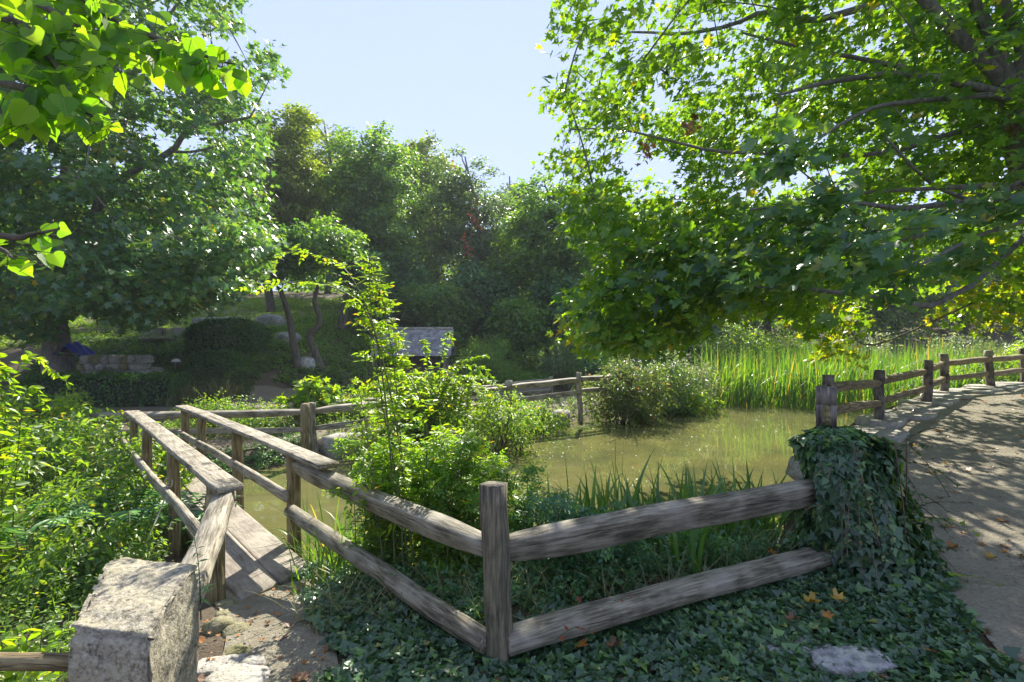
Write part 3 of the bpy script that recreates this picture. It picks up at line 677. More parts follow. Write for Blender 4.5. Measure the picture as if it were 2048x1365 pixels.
def limb_net(mb, rng, C, start_pts, r_main, n_main, twig_r=.012, sag=.12):
    """limbs from points of the trunk to the clumps: a few thick ones, the rest grow from those"""
    start_pts = np.asarray(start_pts, float)
    far = [int(np.argmax(np.linalg.norm(C-start_pts.mean(0), axis=1)))]
    dm = np.linalg.norm(C-C[far[0]], axis=1)
    while len(far) < min(n_main, len(C)):
        k = int(np.argmax(dm)); far.append(k); dm = np.minimum(dm, np.linalg.norm(C-C[k], axis=1))
    net, rad = [start_pts], [np.full(len(start_pts), r_main)]
    def grow(c, r, n):
        P = np.concatenate(net); Q = np.concatenate(rad)
        d = np.linalg.norm(P-c, axis=1)+np.where(P[:, 2] > c[2]-.1, .8*np.abs(P[:, 2]-c[2]), 0)
        k = int(np.argmin(d)); s = P[k]; L = np.linalg.norm(c-s)
        if L < .05: return
        r0 = min(r, Q[k]*.8); mid = s+(c-s)*.5+np.array([0, 0, L*sag])+rng.normal(size=3)*L*.07
        B = bez(s, mid, c, n); B[1:-1] += rng.normal(size=(n-2, 3))*L*.012
        rr = np.linspace(r0, max(twig_r*.6, r0*.25), n); tube(mb, B, rr, 6 if r0 > .04 else 4, False)
        net.append(B[2:]); rad.append(rr[2:])
    ordr = sorted(far, key=lambda k: np.linalg.norm(C[k]-start_pts.mean(0)))
    for k in ordr: grow(C[k], r_main*.62, 10)
    rest = [k for k in range(len(C)) if k not in far]; rest.sort(key=lambda k: np.linalg.norm(C[k]-start_pts.mean(0)))
    for k in rest: grow(C[k], max(twig_r, r_main*.14), 6)
def tree(name, label, base, top, r0, C, Rr, per, leaf, mat, tmpl=QUAD, bark='bark', trunk=None, n_main=9, seed=1, flat=.5, group=None, keep=None, wob=.25, twig=.02, cat='tree', fork=.45, mat2=None, frac2=.0):
    rng = np.random.default_rng(seed)
    base = np.asarray(base, float)
    T = thing(name, label, cat, base, group)
    if trunk is None:
        h = top-base[2]; cx, cy = C[:, 0].mean(), C[:, 1].mean()
        trunk = [base-np.array([0, 0, .3]), base+np.array([rng.normal()*wob*.4, rng.normal()*wob*.4, h*.25]), np.array([base[0]+(cx-base[0])*.5+rng.normal()*wob, base[1]+(cy-base[1])*.5, base[2]+h*.55]), np.array([cx+rng.normal()*wob, cy, top-h*.06])]
    S = spline(trunk, 22); rr = r0*np.linspace(1, .12, 22)**.8; rr[0] *= 1.35; rr[1] *= 1.12
    mb = MB(); tube(mb, S, rr, 10)
    limb_net(mb, rng, C, S[int(22*fork*.7):20:2], r0*.8, n_main, twig)
    link('trunk', mb.mesh('trunk', M[bark], True), T)
    mb = MB(); leaf_cloud(mb, rng, C, Rr, per, leaf, tmpl, flat, center=np.array([S[-1][0], S[-1][1], C[:, 2].mean()]), keep=keep)
    link('crown', mb.mesh('crown', M[mat]), T)
    return T

# ---- the big maple over the path (trunk out of frame to the right)
def big_maple():
    rng = np.random.default_rng(11)
    OUT = [(1700, -900), (1330, -420), (1130, -130), (1020, -20), (1002, 0), (1045, 48), (1062, 75), (1066, 110), (1112, 135), (1114, 160), (1062, 200), (1050, 232), (1066, 290), (1044, 336), (1090, 372), (1136, 404), (1118, 466),
           (1190, 492), (1168, 556), (1138, 600), (1143, 660), (1160, 690), (1225, 712), (1375, 715), (1405, 660), (1470, 622), (1560, 612), (1600, 640), (1625, 700), (1690, 716), (1730, 650),
           (1790, 632), (1855, 600), (1890, 580), (1910, 640), (1990, 640), (2048, 660), (3600, 640), (3600, -900)]
    OUT = np.array(OUT, float)
    n = 15000
    P = rand_ell(rng, n, (6.6, 7.6, 5.7), (7.4, 4.7, 4.6), .5)
    x, y = proj(P); pd = pdist(x, y, OUT)
    mar = .26/np.maximum(P[:, 1], 1)*F
    front = P[:, 1] > 2.6
    # shade the front fence, keep the bridge and the far pond in the sun; leave some holes
    hole = np.zeros(n, bool)
    for hx, hy, hr in ((1330, 345, 34), (1700, 22, 30), (1265, 300, 16), (1500, 385, 20), (1560, 230, 15), (1430, 200, 14), (1690, 80, 18), (1745, 440, 16), (1590, 270, 14)): hole |= np.hypot(x-hx, y-hy) < hr
    sh = P-np.array(sd)*((P[:, 2:]-.5)/sd.z); sunny = (sh[:, 0] < -.4) & (sh[:, 1] < 9)
    ok = (pd > mar*.6) & front & ~sunny & ~hole & (P[:, 2] > 1.75)
    C = P[ok]
    # thin to an even spacing
    sel = []
    for c in C:
        if all(np.sum((c-s)**2) > .39**2 for s in sel[-320:]): sel.append(c)
        if len(sel) >= 800: break
    C = np.array(sel)
    # low boughs nearer to the camera and the drooping yellow sprays
    ext = []
    for px, py, d, k in ((1580, 330, 4.4, 5), (1660, 390, 4.1, 5), (1720, 470, 4.3, 5), (1800, 530, 4.6, 4), (1620, 470, 4.8, 4), (1480, 520, 5.2, 5), (1400, 560, 5.4, 5), (1330, 600, 5.7, 5), (1260, 560, 5.9, 4),
                         (1240, 640, 6.2, 5), (1180, 640, 6.5, 4), (1220, 590, 6.6, 4), (1290, 690, 6.2, 3), (1350, 690, 6.2, 3), (1200, 680, 6.3, 3), (1360, 640, 6.3, 4), (1310, 660, 6., 4), (1700, 560, 4.2, 3), (1790, 600, 4.2, 2), (1530, 440, 5., 4), (1200, 600, 6.6, 3), (1450, 610, 5.8, 3), (1560, 560, 5.0, 4), (1300, 520, 6.3, 4), (1390, 480, 6.4, 4), (1860, 440, 4.8, 4), (1940, 500, 5., 4), (2000, 420, 5, 4)):
        for _ in range(k): ext.append(W(px+rng.normal()*28, py+rng.normal()*20, d+rng.normal()*.3))
    FILL = np.array([(1110, 385), (1290, 400), (1520, 410), (1660, 560), (1640, 640), (1400, 668), (1290, 705), (1160, 685), (1142, 600), (1175, 520)], float); fl = []
    for _ in range(2000):
        px, py = rng.uniform((1100, 380), (1680, 710)); d = rng.uniform(5.4, 8.2)
        if pdist(np.array([px]), np.array([py]), FILL)[0] < 16 or np.hypot(px-1330, py-345) < 60: continue
        c = W(px, py, d)
        if all(np.sum((c-q_)**2) > .38**2 for q_ in fl): fl.append(c)
        if len(fl) >= 105: break
    C = np.vstack([C, fl])
    E = np.array(ext); x, y = proj(E); E = E[pdist(x, y, OUT) > 8]
    T = thing('maple_tree', 'large green maple whose boughs overhang the pond and the sandy path', 'tree', (8.3, 7.1, .5))
    mb = MB()
    tr = spline([(8.35, 7.1, .2), (7.9, 6.95, 1.6), (7.2, 6.85, 3.2), W(2035, 285, 6.75), W(2022, 190, 6.7)], 20); tube(mb, tr, np.linspace(.26, .13, 20), 10)
    fork = tr[-1]
    def L(pts, r0, r1, st=None):
        Q = [W(*q) for q in pts]; 
        if st is not None: Q = [st]+Q
        S = spline(Q, 16); tube(mb, S, np.linspace(r0, r1, 16), 7, False); return S[2:]
    limbs = [L([(1993, 150, 6.7), (1849, 0, 6.6), (1690, -190, 6.5), (1560, -420, 6.4)], .105, .04, fork), L([(1990, 90, 6.7), (1938, -20, 6.8), (1850, -260, 7.0)], .115, .04, fork),
             L([(2046, 100, 6.6), (2005, -10, 6.5), (1980, -260, 6.2)], .1, .04, fork), L([(1819, 138, 6.9), (1589, 92, 7.2), (1486, 66, 7.4)], .045, .015, fork), L([(1819, 150, 6.4), (1665, 164, 6.2), (1560, 190, 6)], .06, .015, fork),
             L([(1973, 192, 6.3), (1819, 205, 5.8), (1732, 222, 5.5), (1600, 300, 5)], .045, .012, tr[-2]), L([(2048, 361, 6.4), (1947, 373, 6.2), (1752, 384, 6.0), (1600, 400, 5.9)], .05, .012, tr[-6]),
             L([(2048, 386, 6.1), (1921, 404, 5.7), (1819, 417, 5.5), (1732, 409, 5.4), (1655, 404, 5.3), (1500, 420, 5.4)], .05, .012, tr[-7]), L([(2048, 420, 5.8), (1921, 394, 5.4), (1845, 353, 5.2), (1768, 271, 5.0)], .034, .01, tr[-7]),
             L([(1760, 5, 6.8), (1665, 33, 6.9), (1609, 40, 7.0), (1532, 23, 7.2), (1461, 51, 7.4), (1358, 69, 7.6), (1271, 64, 7.9), (1180, 80, 8.2)], .05, .012), L([(1800, 300, 6.8), (1660, 312, 6.9), (1537, 307, 7), (1425, 302, 7.2), (1328, 279, 7.5), (1230, 258, 7.8), (1140, 260, 8)], .04, .01, tr[-3]),
             L([(1900, 600, 5.6), (1727, 591, 5.4), (1589, 576, 5.4), (1522, 576, 5.5), (1430, 566, 5.7), (1300, 580, 6)], .034, .01, tr[-10]), L([(1850, 470, 6.4), (1650, 480, 6.3), (1480, 470, 6.4), (1330, 450, 6.7), (1200, 430, 7)], .04, .01, tr[-8]),
             L([(2048, 440, 5), (1960, 470, 4.9), (1860, 520, 4.8), (1780, 560, 4.5)], .025, .01, tr[-9]), L([(1750, 690, 9.2), (1690, 660, 9.2), (1640, 690, 9.2)], .02, .008, W(1960, 600, 8.4)), L([(2000, 610, 8.2), (1985, 650, 8.2), (1965, 690, 8.2)], .015, .006, W(2048, 560, 8.1))]
    net = np.concatenate(limbs)
    allC = np.vstack([C, E])
    order = np.argsort(np.min(np.linalg.norm(allC[:, None]-net[None], axis=2), axis=1))
    pts = [net]; 
    for k in order:
        c = allC[k]; N_ = np.concatenate(pts); d = np.linalg.norm(N_-c, axis=1); j = int(np.argmin(d)); s = N_[j]; Ls = d[j]
        if Ls < .08: continue
        B = bez(s, s+(c-s)*.5+np.array([0, 0, .08*Ls])+rng.normal(size=3)*.06*Ls, c, 6); tube(mb, B, np.linspace(min(.016, .006+.008*Ls), .004, 6), 4, False); pts.append(B[2:])
    link('trunk', mb.mesh('trunk', M['greybark'], True), T)
    hol = np.array([(1330, 345, 24), (1700, 22, 20), (1500, 385, 12)])
    def keep(Q):
        x, y = proj(Q); k = (pdist(x, y, OUT) > -9+rng.normal(size=len(Q))*15+22*vnoise(x, y, 26, 5)) & (Q[:, 1] > 1.6)
        for hx, hy, hr in hol: k &= np.hypot(x-hx, y-hy) > hr+rng.normal(size=len(Q))*6
        sh = Q-np.array(sd)*((Q[:, 2:]-.5)/sd.z); k &= ~((sh[:, 0] < -.5) & (sh[:, 1] < 8) & (rng.uniform(0, 1, len(Q)) < .8))
        return k
    ctr = np.array([7., 7.2, 5.])
    nearm = C[:, 1] < 6.6
    mb = MB(); leaf_cloud(mb, rng, C[nearm], .46, 62, .1, MAPLES, .4, .8, ctr, .35, keep); leaf_cloud(mb, rng, C[~nearm], .5, 82, .104, STARS, .4, .8, ctr, .35, keep)
    cr = link('crown', mb.mesh('crown', M['maple']), T)
    mb = MB(); leaf_cloud(mb, rng, E, .3, 20, .11, MAPLES, .35, 1.0, ctr, .3, keep)
    sub('low_boughs', mb.mesh('low_boughs', M['bluemaple']), cr)
    ye = np.array([W(px, py, d) for px, py, d in ((1640, 640, 9.2), (1670, 680, 9.2), (1610, 625, 9.3), (1700, 640, 9.1), (1655, 700, 9.2), (1690, 700, 9.3), (1720, 610, 9.4), (1600, 600, 9.4), (1960, 590, 8.4), (2000, 600, 8.2), (2030, 570, 8), (1930, 560, 8.6), (1990, 640, 8.2), (2040, 620, 8.), (2020, 520, 7.6), (1900, 600, 8.6), (1150, 655, 6.3))])
    mb = MB(); leaf_cloud(mb, rng, ye, .42, 62, .1, STARS, .5, .7, ctr, .4, None)
    sub('yellowing_spray', mb.mesh('yellowing_spray', M['yellowmaple']), cr)
    db = np.array([W(1290, 300, 6.4), W(1310, 310, 6.4), W(1400, 235, 6.6), W(1385, 245, 6.5), W(1425, 200, 6.6), W(2030, 255, 6.2)])
    for q in (db[:1], db[3:4], db[5:]):
        mb = MB(); leaf_cloud(mb, rng, q, .13, 22, .07, STARS, 1., .3, ctr, .9, None); sub('dead_leaf_cluster', mb.mesh('dead_leaf_cluster', M['fallen_b']), cr)
big_maple()

# ---- the left maple behind the hedge
def left_maple():
    rng = np.random.default_rng(21)
    OUT = np.array([(-900, -900), (400, -900), (480, 0), (497, 50), (470, 75), (540, 75), (568, 140), (520, 195), (540, 300), (535, 420), (548, 500), (500, 575), (440, 600), (350, 625), (280, 655), (200, 650), (150, 612), (85, 690), (0, 680), (-900, 720)], float)
    P = rand_ell(rng, 9000, (-12.2, 14.2, 7.0), (7.4, 4.4, 7.4), .55)
    x, y = proj(P); mar = .35/P[:, 1]*F
    hole = np.zeros(len(P), bool)
    for hx, hy, hr in ((385, 295, 30), (330, 300, 22), (240, 330, 18), (120, 340, 22), (290, 345, 14), (60, 300, 16), (200, 250, 14), (420, 240, 10), (180, 640, 26)): hole |= np.hypot(x-hx, y-hy) < hr
    C = P[(pdist(x, y, OUT) > mar*.45) & ~hole & (x > -500)]
    sel = []
    for c in C:
        if all(np.sum((c-s)**2) > .62**2 for s in sel): sel.append(c)
        if len(sel) >= 680: break
    LOW = np.array([(60, 560), (90, 480), (300, 470), (480, 430), (545, 500), (505, 570), (440, 598), (350, 622), (280, 650), (200, 645), (150, 605), (80, 640)], float)
    q = rng.uniform((40, 420), (560, 660), (900, 2)); q = q[pdist(q[:, 0], q[:, 1], LOW) > 4]; kk = 0
    for px, py in q:
        c = W(px, py, rng.uniform(10.8, 13.6))
        if all(np.sum((c-s)**2) > .5**2 for s in sel): sel.append(c); kk += 1
        if kk >= 170: break
    C = np.array(sel)
    T = thing('maple_tree', 'tall spreading maple with a thick forked trunk behind the low clipped hedge', 'tree', W(118, 740, 15))
    mb = MB()
    tr = spline([W(118, 760, 15), W(116, 720, 15), W(112, 680, 15), W(108, 640, 15)], 12); tube(mb, tr, np.linspace(.42, .3, 12), 12)
    f = tr[-1]; nets = []
    for pts, a, b in (([(150, 612, 14.6), (212, 578, 14), (297, 513, 13.4), (360, 478, 13.), (424, 448, 12.8), (480, 430, 12.6)], .2, .04), ([(85, 540, 15), (55, 470, 15), (25, 400, 15), (0, 320, 15), (-30, 200, 15)], .2, .06),
                      ([(105, 560, 15.2), (130, 440, 15.3), (131, 330, 15.4), (134, 240, 15.5), (150, 100, 15.5), (170, -60, 15.6)], .2, .05), ([(110, 560, 14.6), (185, 430, 14.4), (235, 370, 14.2), (267, 342, 14), (342, 304, 13.6), (376, 260, 13.4), (430, 249, 13.2), (500, 235, 13)], .15, .03),
                      ([(342, 304, 13.6), (383, 304, 13.4), (444, 290, 13.2)], .06, .02), ([(190, 470, 15), (190, 360, 15), (215, 230, 15), (300, 90, 15), (380, -30, 15)], .14, .03), ([(60, 600, 14), (-20, 560, 13.5), (-120, 520, 13)], .12, .03)):
        st = f if pts[0] != (342, 304, 13.6) else W(330, 312, 13.6)
        S = spline([st]+[W(*q) for q in pts], 18); tube(mb, S, np.linspace(a, b, 18), 8, False); nets.append(S[2:])
    pts = [np.concatenate(nets)]
    order = np.argsort(np.min(np.linalg.norm(C[:, None]-pts[0][None], axis=2), axis=1))
    for k in order:
        c = C[k]; N_ = np.concatenate(pts); d = np.linalg.norm(N_-c, axis=1); j = int(np.argmin(d)); Ls = d[j]
        if Ls < .1: continue
        s = N_[j]; B = bez(s, s+(c-s)*.5+np.array([0, 0, .1*Ls])+rng.normal(size=3)*.07*Ls, c, 6); tube(mb, B, np.linspace(min(.05, .012+.014*Ls), .008, 6), 4, False); pts.append(B[2:])
    link('trunk', mb.mesh('trunk', M['greybark'], True), T)
    hol = np.array([(385, 295, 26), (330, 300, 15), (240, 330, 14), (120, 340, 18), (290, 345, 10), (60, 300, 10)])
    def keep(Q):
        x, y = proj(Q); k = pdist(x, y, OUT) > -10+rng.normal(size=len(Q))*12+34*vnoise(x, y, 30, 3)
        for hx, hy, hr in hol: k &= np.hypot(x-hx, y-hy) > hr+rng.normal(size=len(Q))*5
        return k
    mb = MB(); leaf_cloud(mb, rng, C, .62, 88, .155, STARS, .42, .8, np.array([-12.2, 14.2, 6.]), .35, keep)
    link('crown', mb.mesh('crown', M['bluemaple']), T)
left_maple()

# ---- linden branch close by, upper left (its trunk stands out of frame)
def linden():
    rng = np.random.default_rng(31)
    T = thing('linden_tree', 'linden tree with bright backlit heart shaped leaves hanging close by overhead', 'tree', (-4.3, .7, -.2))
    mb = MB(); tr = spline([(-4.3, .7, -.6), (-4.25, .72, 1.5), (-4.1, .85, 3.2), (-3.9, 1.0, 5.5)], 14); tube(mb, tr, np.linspace(.16, .06, 14), 9)
    tw = []
    for pts in ([(-300, -220, 2.0), (165, 0, 2.0), (219, 41, 2.0), (308, 75, 1.95), (359, 92, 1.9), (410, 113, 1.9), (470, 130, 1.85)], [(-300, -150, 1.9), (126, 34, 1.85), (164, 85, 1.8), (202, 137, 1.78)], [(-400, -60, 1.9), (0, 34, 1.75), (60, 80, 1.72), (110, 130, 1.7), (150, 190, 1.68)],
                [(-400, 60, 1.9), (0, 165, 1.72), (130, 198, 1.7), (192, 240, 1.68), (219, 260, 1.66)], [(-400, 120, 1.7), (-100, 200, 1.65), (0, 225, 1.62), (70, 250, 1.6)], [(-300, 420, 1.8), (0, 472, 1.75), (60, 470, 1.75), (120, 458, 1.74)], [(-300, -300, 2.1), (0, -60, 2.05), (120, -30, 2.0), (200, 20, 1.98), (260, 100, 1.95)], [(-300, 440, 1.7), (-30, 490, 1.62), (30, 520, 1.6)]):
        Q = [W(*q) for q in pts]; s = tr[np.argmin(np.linalg.norm(tr-(Q[0]+np.array([-.6, -.3, -.1])), axis=1))]
        S = spline([s]+Q, 40); tube(mb, S, np.linspace(.022, .003, 40), 6, False); tw.append(S)
    P = []; Hd = []
    mbs = mb
    def put(p, hd, s):
        P.append(p); Hd.append((*hd, s))
    for S, n in zip(tw, (135, 85, 125, 125, 100, 10, 130, 9)):
        x, y = proj(S); k0 = int(np.argmax((x > -520) & (y < 600)))
        seg = S[k0:]
        for i in range(n):
            u = (i+rng.uniform(0, .8))/n*(len(seg)-1.01); j = int(u); p = seg[j]+(seg[j+1]-seg[j])*(u-j)
            sd_ = rng.normal(size=3)*np.array([.06, .05, .03]); q = p+sd_+np.array([0, 0, -rng.uniform(.0, .05)])
            tube(mbs, bez(p, p+(q-p)*.5+np.array([0, 0, .01]), q, 4), .0012, 4, False)
            put(q, np.array([rng.normal()*.45, rng.normal()*.4, -1.]), rng.uniform(.042, .078))
        put(seg[-1], unit(seg[-1]-seg[-3])+np.array([0, 0, -.5]), .06)
    P = np.array(P); Hd = np.array(Hd); x, y = proj(P)
    ok = (y < 262) & (y < 300-.25*np.maximum(x-60, 0)) | (y > 440)
    ok &= ~((x > 230) & (y > 190+.0*x)); ok |= x < -60
    P, Hd = P[ok], Hd[ok]; N = rng.normal(size=(len(P), 3))*.55+np.array([.35, -.75, .45])
    mb = MB(); scatter(mb, P, N, Hd[:, :3], Hd[:, 3], HEARTS); link('leaves', mb.mesh('leaves', M['linden'], True), T)
    link('trunk', mbs.mesh('trunk', M['bark'], True), T)
linden()

# ---- woodland behind the pond
def blob_crown(rng, c, r, nsub, n, R_):
    """lumpy crown: clump centres on several overlapping lobes"""
    subs = [(np.asarray(c)+rv(rng, 1)[0]*np.asarray(r)*np.array([.5, .5, .55]), np.asarray(r)*rng.uniform(.46, .64)) for _ in range(nsub)]
    C = np.concatenate([rand_ell(rng, n//nsub, a, b, .3) for a, b in subs])
    return C
NB = 0
def wood_tree(label, px, top, bot, hw, d, mat, seed, n=130, per=75, leaf=.2, name='woodland_tree', bark='bark', r0=.22, R_=None, basepx=None, group='woodland trees beyond the pond', tmpl=QUAD):
    rng = np.random.default_rng(seed); x = (px-1024)/F*d; zt = EYE-(top-HOR)/F*d; zb = EYE-(bot-HOR)/F*d; rx = hw/F*d
    C = blob_crown(rng, (x, d, (zt+zb)/2), (rx*.95, rx*.8, (zt-zb)/2*.92), 10, int(n*1.35), R_)
    bx = x if basepx is None else (basepx-1024)/F*d
    b = (bx, d, float(H(bx, d)))
    return tree(name, label, b, zt-.4, r0, C, R_ or max(.68, rx*.21), int(per*1.15), leaf, mat, tmpl, bark, None, 8, seed, .5, group, None, .4, .025, fork=.4)
wood_tree('yellow green crown rising just behind the left maple, above the curved trunk', 575, 196, 560, 112, 25, 'woodslight', 101, 190, 80, basepx=545)
wood_tree('tallest yellowish crown at the back of the wood, top against the sky', 655, 205, 560, 115, 36, 'woodslight', 102, 170, 80, .25)
wood_tree('dense dark green crown in the middle of the wood behind the shed', 742, 234, 640, 128, 27, 'woods', 103, 260, 85)
wood_tree('pale rounded crown between the dark one and the feathery grey one', 838, 264, 600, 100, 36, 'woodslight', 104, 160, 80, .25)
wood_tree('grey green feathery tree with bare limbs showing and an orange creeper', 925, 274, 660, 112, 28, 'grey', 105, 240, 70, .18, bark='greybark')
wood_tree('small grey crown lowest on the skyline beside the overhanging maple', 1012, 320, 640, 100, 34, 'grey', 106, 170, 70, .22)
wood_tree('mid green crown half covered by the edge of the overhanging maple', 1095, 338, 690, 115, 26, 'woods', 107, 210, 80)
wood_tree('dark crown behind the low tip of the overhanging maple boughs', 1200, 352, 700, 135, 29, 'woods', 108, 180, 80, .22)
for i, (px, tp, hw, d, mt, lb) in enumerate(((1310, 378, 150, 30, 'woods', 'green crown seen through the maple above the loosestrife bush'), (1420, 362, 150, 33, 'woodslight', 'pale crown seen through the maple above the left end of the reeds'), (1540, 380, 150, 32, 'woods', 'green crown seen through the maple above the middle of the reeds'),
        (1660, 372, 150, 35, 'woodslight', 'yellowish crown behind the drooping yellow maple spray'), (1790, 390, 150, 34, 'woods', 'green crown beyond the reeds above the ivy covered post'), (1930, 380, 150, 36, 'woodslight', 'pale crown beyond the reeds above the far path fence'), (2080, 380, 140, 36, 'woods', 'green crown beyond the path bend at the picture edge'))):
    wood_tree(lb, px, tp, 680, hw, d, mt, 120+i, 150, 70, .26)
wood_tree('leafy tree far up the garden slope behind the big left maple', 250, 320, 620, 180, 36, 'woods', 140, 150, 70, .3)
wood_tree('tree at the far left edge behind the left maple trunk', 0, 260, 680, 150, 27, 'woods', 141, 190, 70, .24)
wood_tree('tree on the slope between the left maple and the yellow green crown', 440, 290, 610, 120, 37, 'dark', 142, 150, 70, .28)
# curving small trees by the far footpath
def bent_tree(label, pts, d, r0, crown, mat, seed, bark, leaf=.15, n=70, per=60):
    rng = np.random.default_rng(seed); S = [W(*p, d) for p in pts]; cx, cy, rx, rz = crown; c = W(cx, cy, d)
    C = blob_crown(rng, c, (rx/F*d, rx/F*d*.8, rz/F*d), 5, n, 1)
    b = S[0].copy(); 
    T = thing('bent_tree', label, 'tree', b)
    mb = MB(); S[0] = S[0]-np.array([0, 0, .4]); P = spline(S, 24); tube(mb, P, r0*np.linspace(1.2, .6, 24), 9); limb_net(mb, rng, C, P[-3:], r0*.6, 6, .015)
    link('trunk', mb.mesh('trunk', M[bark], True), T)
    mb = MB(); leaf_cloud(mb, rng, C, .5, per, leaf, QUAD, .5); link('crown', mb.mesh('crown', M[mat]), T)
bent_tree('small tree with a pale twisting S shaped trunk left of the shed', [(648, 726), (626, 694), (619, 670), (636, 653), (639, 632), (629, 605), (636, 574)], 17.5, .11, (655, 500, 75, 65), 'woods', 151, 'bark')
bent_tree('dark leaning tree just left of the twisting pale trunk', [(603, 740), (588, 690), (578, 632), (560, 578)], 17, .125, (560, 500, 60, 75), 'dark', 152, 'bark')
bent_tree('slim dark straight tree between the twisting trunk and the shed', [(683, 640), (688, 620), (697, 585)], 21, .16, (705, 540, 60, 50), 'dark', 153, 'bark')
# dark understory below the wood
for i, (px, tp, bt, hw, d, lb) in enumerate(((800, 500, 690, 70, 25, 'dark spreading understory tree right behind the shed roof'), (880, 560, 700, 75, 24, 'dark understory tree right of the shed ridge'), (965, 520, 690, 60, 25, 'understory tree in the darkest part of the wood'), (1040, 590, 715, 60, 23.5, 'low dark understory tree left of the pale pointed bush'),
        (1110, 540, 690, 60, 24.5, 'understory tree right above the pale pointed bush'), (1185, 600, 720, 55, 23, 'dark understory tree behind the loosestrife bush'), (745, 560, 720, 45, 23, 'dark understory tree left of the shed roof'), (1290, 590, 720, 70, 26, 'understory tree behind the pale leaved shrubs'), (1420, 600, 720, 70, 27, 'understory tree behind the left end of the reeds'))):
    wood_tree(lb, px, tp, bt, hw, d, ('dark', 'woods')[i % 2], 170+i, 120, 80, .2, 'understory_tree', group='understory trees at the edge of the wood', r0=.12)
# orange creeper on the feathery tree
rng = np.random.default_rng(77); mb = MB()
C = np.array([W(px, py, 25.2) for px, py in ((945, 425), (950, 440), (955, 455), (930, 470), (935, 490), (928, 500), (905, 330), (958, 400), (940, 505))]); leaf_cloud(mb, rng, C, .2, 9, .16, QUAD, 1.2, .3)
vt = thing('creeper', 'orange red creeper climbing the feathery grey green tree', 'creeper', (C[0][0], 25.2, C[0][2])); link('foliage', mb.mesh('creeper', M['red']), vt)
mb = MB(); tube(mb, spline([W(930, 640, 25.3), W(934, 560, 25.3), W(936, 500, 25.2), W(950, 430, 25.2), W(958, 395, 25.2)], 14), .03, 5); link('stem', mb.mesh('creeper_stem', M['redstem']), vt)
# far wood: one mass that closes the gaps
rng = np.random.default_rng(78); mb = MB()
n = 520; d = rng.uniform(33, 60, n); x = rng.uniform(-1.15, 1.2, n)*d; z = H(x, d); lift = rng.uniform(0, 1, n)
C = np.column_stack([x, d, z+.6+lift*np.where(d > 36, 4.2, 2.)])
leaf_cloud(mb, rng, C, 2., 85, .42, QUAD, .8, .6); tag(link('far_woods', mb.mesh('far_woods', M['woods'])), 'distant green wood closing the view behind the separate trees', 'woods', kind='stuff')

# ---- bushes, canes and clumps
def bush(name, label, base, h, r, mat, seed, n=40, per=45, leaf=.06, tmpl=OVAL, stems=14, R_=None, squash=1., cat='shrub', group=None, lean=(0, 0), stemmat='redstem', spikes=0):
    rng = np.random.default_rng(seed); bx, by = base; bz = float(H(bx, by)); bz = max(bz, WATER)
    C = rand_ell(rng, n*3, (bx+lean[0], by+lean[1], bz+h*.5), (r, r*squash, h*.52), .4); C = C[C[:, 2] > bz+.06][:n]
    T = thing(name, label, cat, (bx, by, bz), group)
    mb = MB()
    for c in C[:stems*2]:
        b = np.array([bx+rng.normal()*r*.15, by+rng.normal()*r*.15, bz-.1]); tube(mb, bez(b, (b+c)/2+np.array([0, 0, h*.15]), c, 7), np.linspace(.012, .004, 7)*(1+h*.3), 4, False)
    S = []
    for i in range(spikes):
        a = rng.uniform(0, 2*np.pi); q = C[rng.integers(len(C))]; e = q+np.array([math.cos(a)*r*.35, math.sin(a)*r*.35, h*rng.uniform(.25, .5)]); B = bez(q, (q+e)/2+np.array([0, 0, h*.12]), e, 9); tube(mb, B, np.linspace(.006, .002, 9), 4, False); S.append(B)
    link('stem', mb.mesh('stem', M[stemmat]), T)
    mb = MB(); leaf_cloud(mb, rng, C, R_ or r*.3, per, leaf, tmpl, .8, .6, np.array([bx, by, bz+h*.3]), .3)
    for B in S: shoot_leaves(mb, rng, B, 22, leaf, tmpl)
    link('foliage', mb.mesh('foliage', M[mat]), T); return T
def shoot_leaves(mb, rng, B, n, leaf, tmpl, t0=.0):
    u = np.linspace(t0, .999, n)*(len(B)-1); j = u.astype(int).clip(0, len(B)-2); P = B[j]+(B[j+1]-B[j])*(u-j)[:, None]; tan = unit(B[j+1]-B[j])
    side = unit(np.cross(tan, rng.normal(size=(n, 3)))); side *= np.where(np.arange(n) % 2, 1, -1)[:, None]
    Hd = side*.9+tan*.55+rng.normal(size=(n, 3))*.2; N = np.array([0, 0, 1.])+rng.normal(size=(n, 3))*.45+tan*.3
    scatter(mb, P, N, Hd, leaf*rng.uniform(.7, 1.2, n)*np.linspace(1.1, .6, n), tmpl)
def pinnate(k, s=.36):
    V, fs, o = [], [[], []], 0
    for i in range(k):
        u = i//2; last = (i == k-1); y = .25+.26*u; sd_ = 0 if last else (1 if i % 2 else -1); a = sd_*1.0
        T = OVAL[0]*s*(1.1 if last else 1); c, sn = math.cos(-a), math.sin(-a)
        Q = np.column_stack([T[:, 0]*c-T[:, 1]*sn, T[:, 0]*sn+T[:, 1]*c+y, T[:, 2]-.1*y*y]); V.append(Q)
        for g, f in enumerate(OVAL[1]): fs[g].append(f+o)
        o += len(T)
    return np.vstack(V), [np.vstack(f) for f in fs]
ROSE = pinnate(5); FERN = pinnate(15, .2)
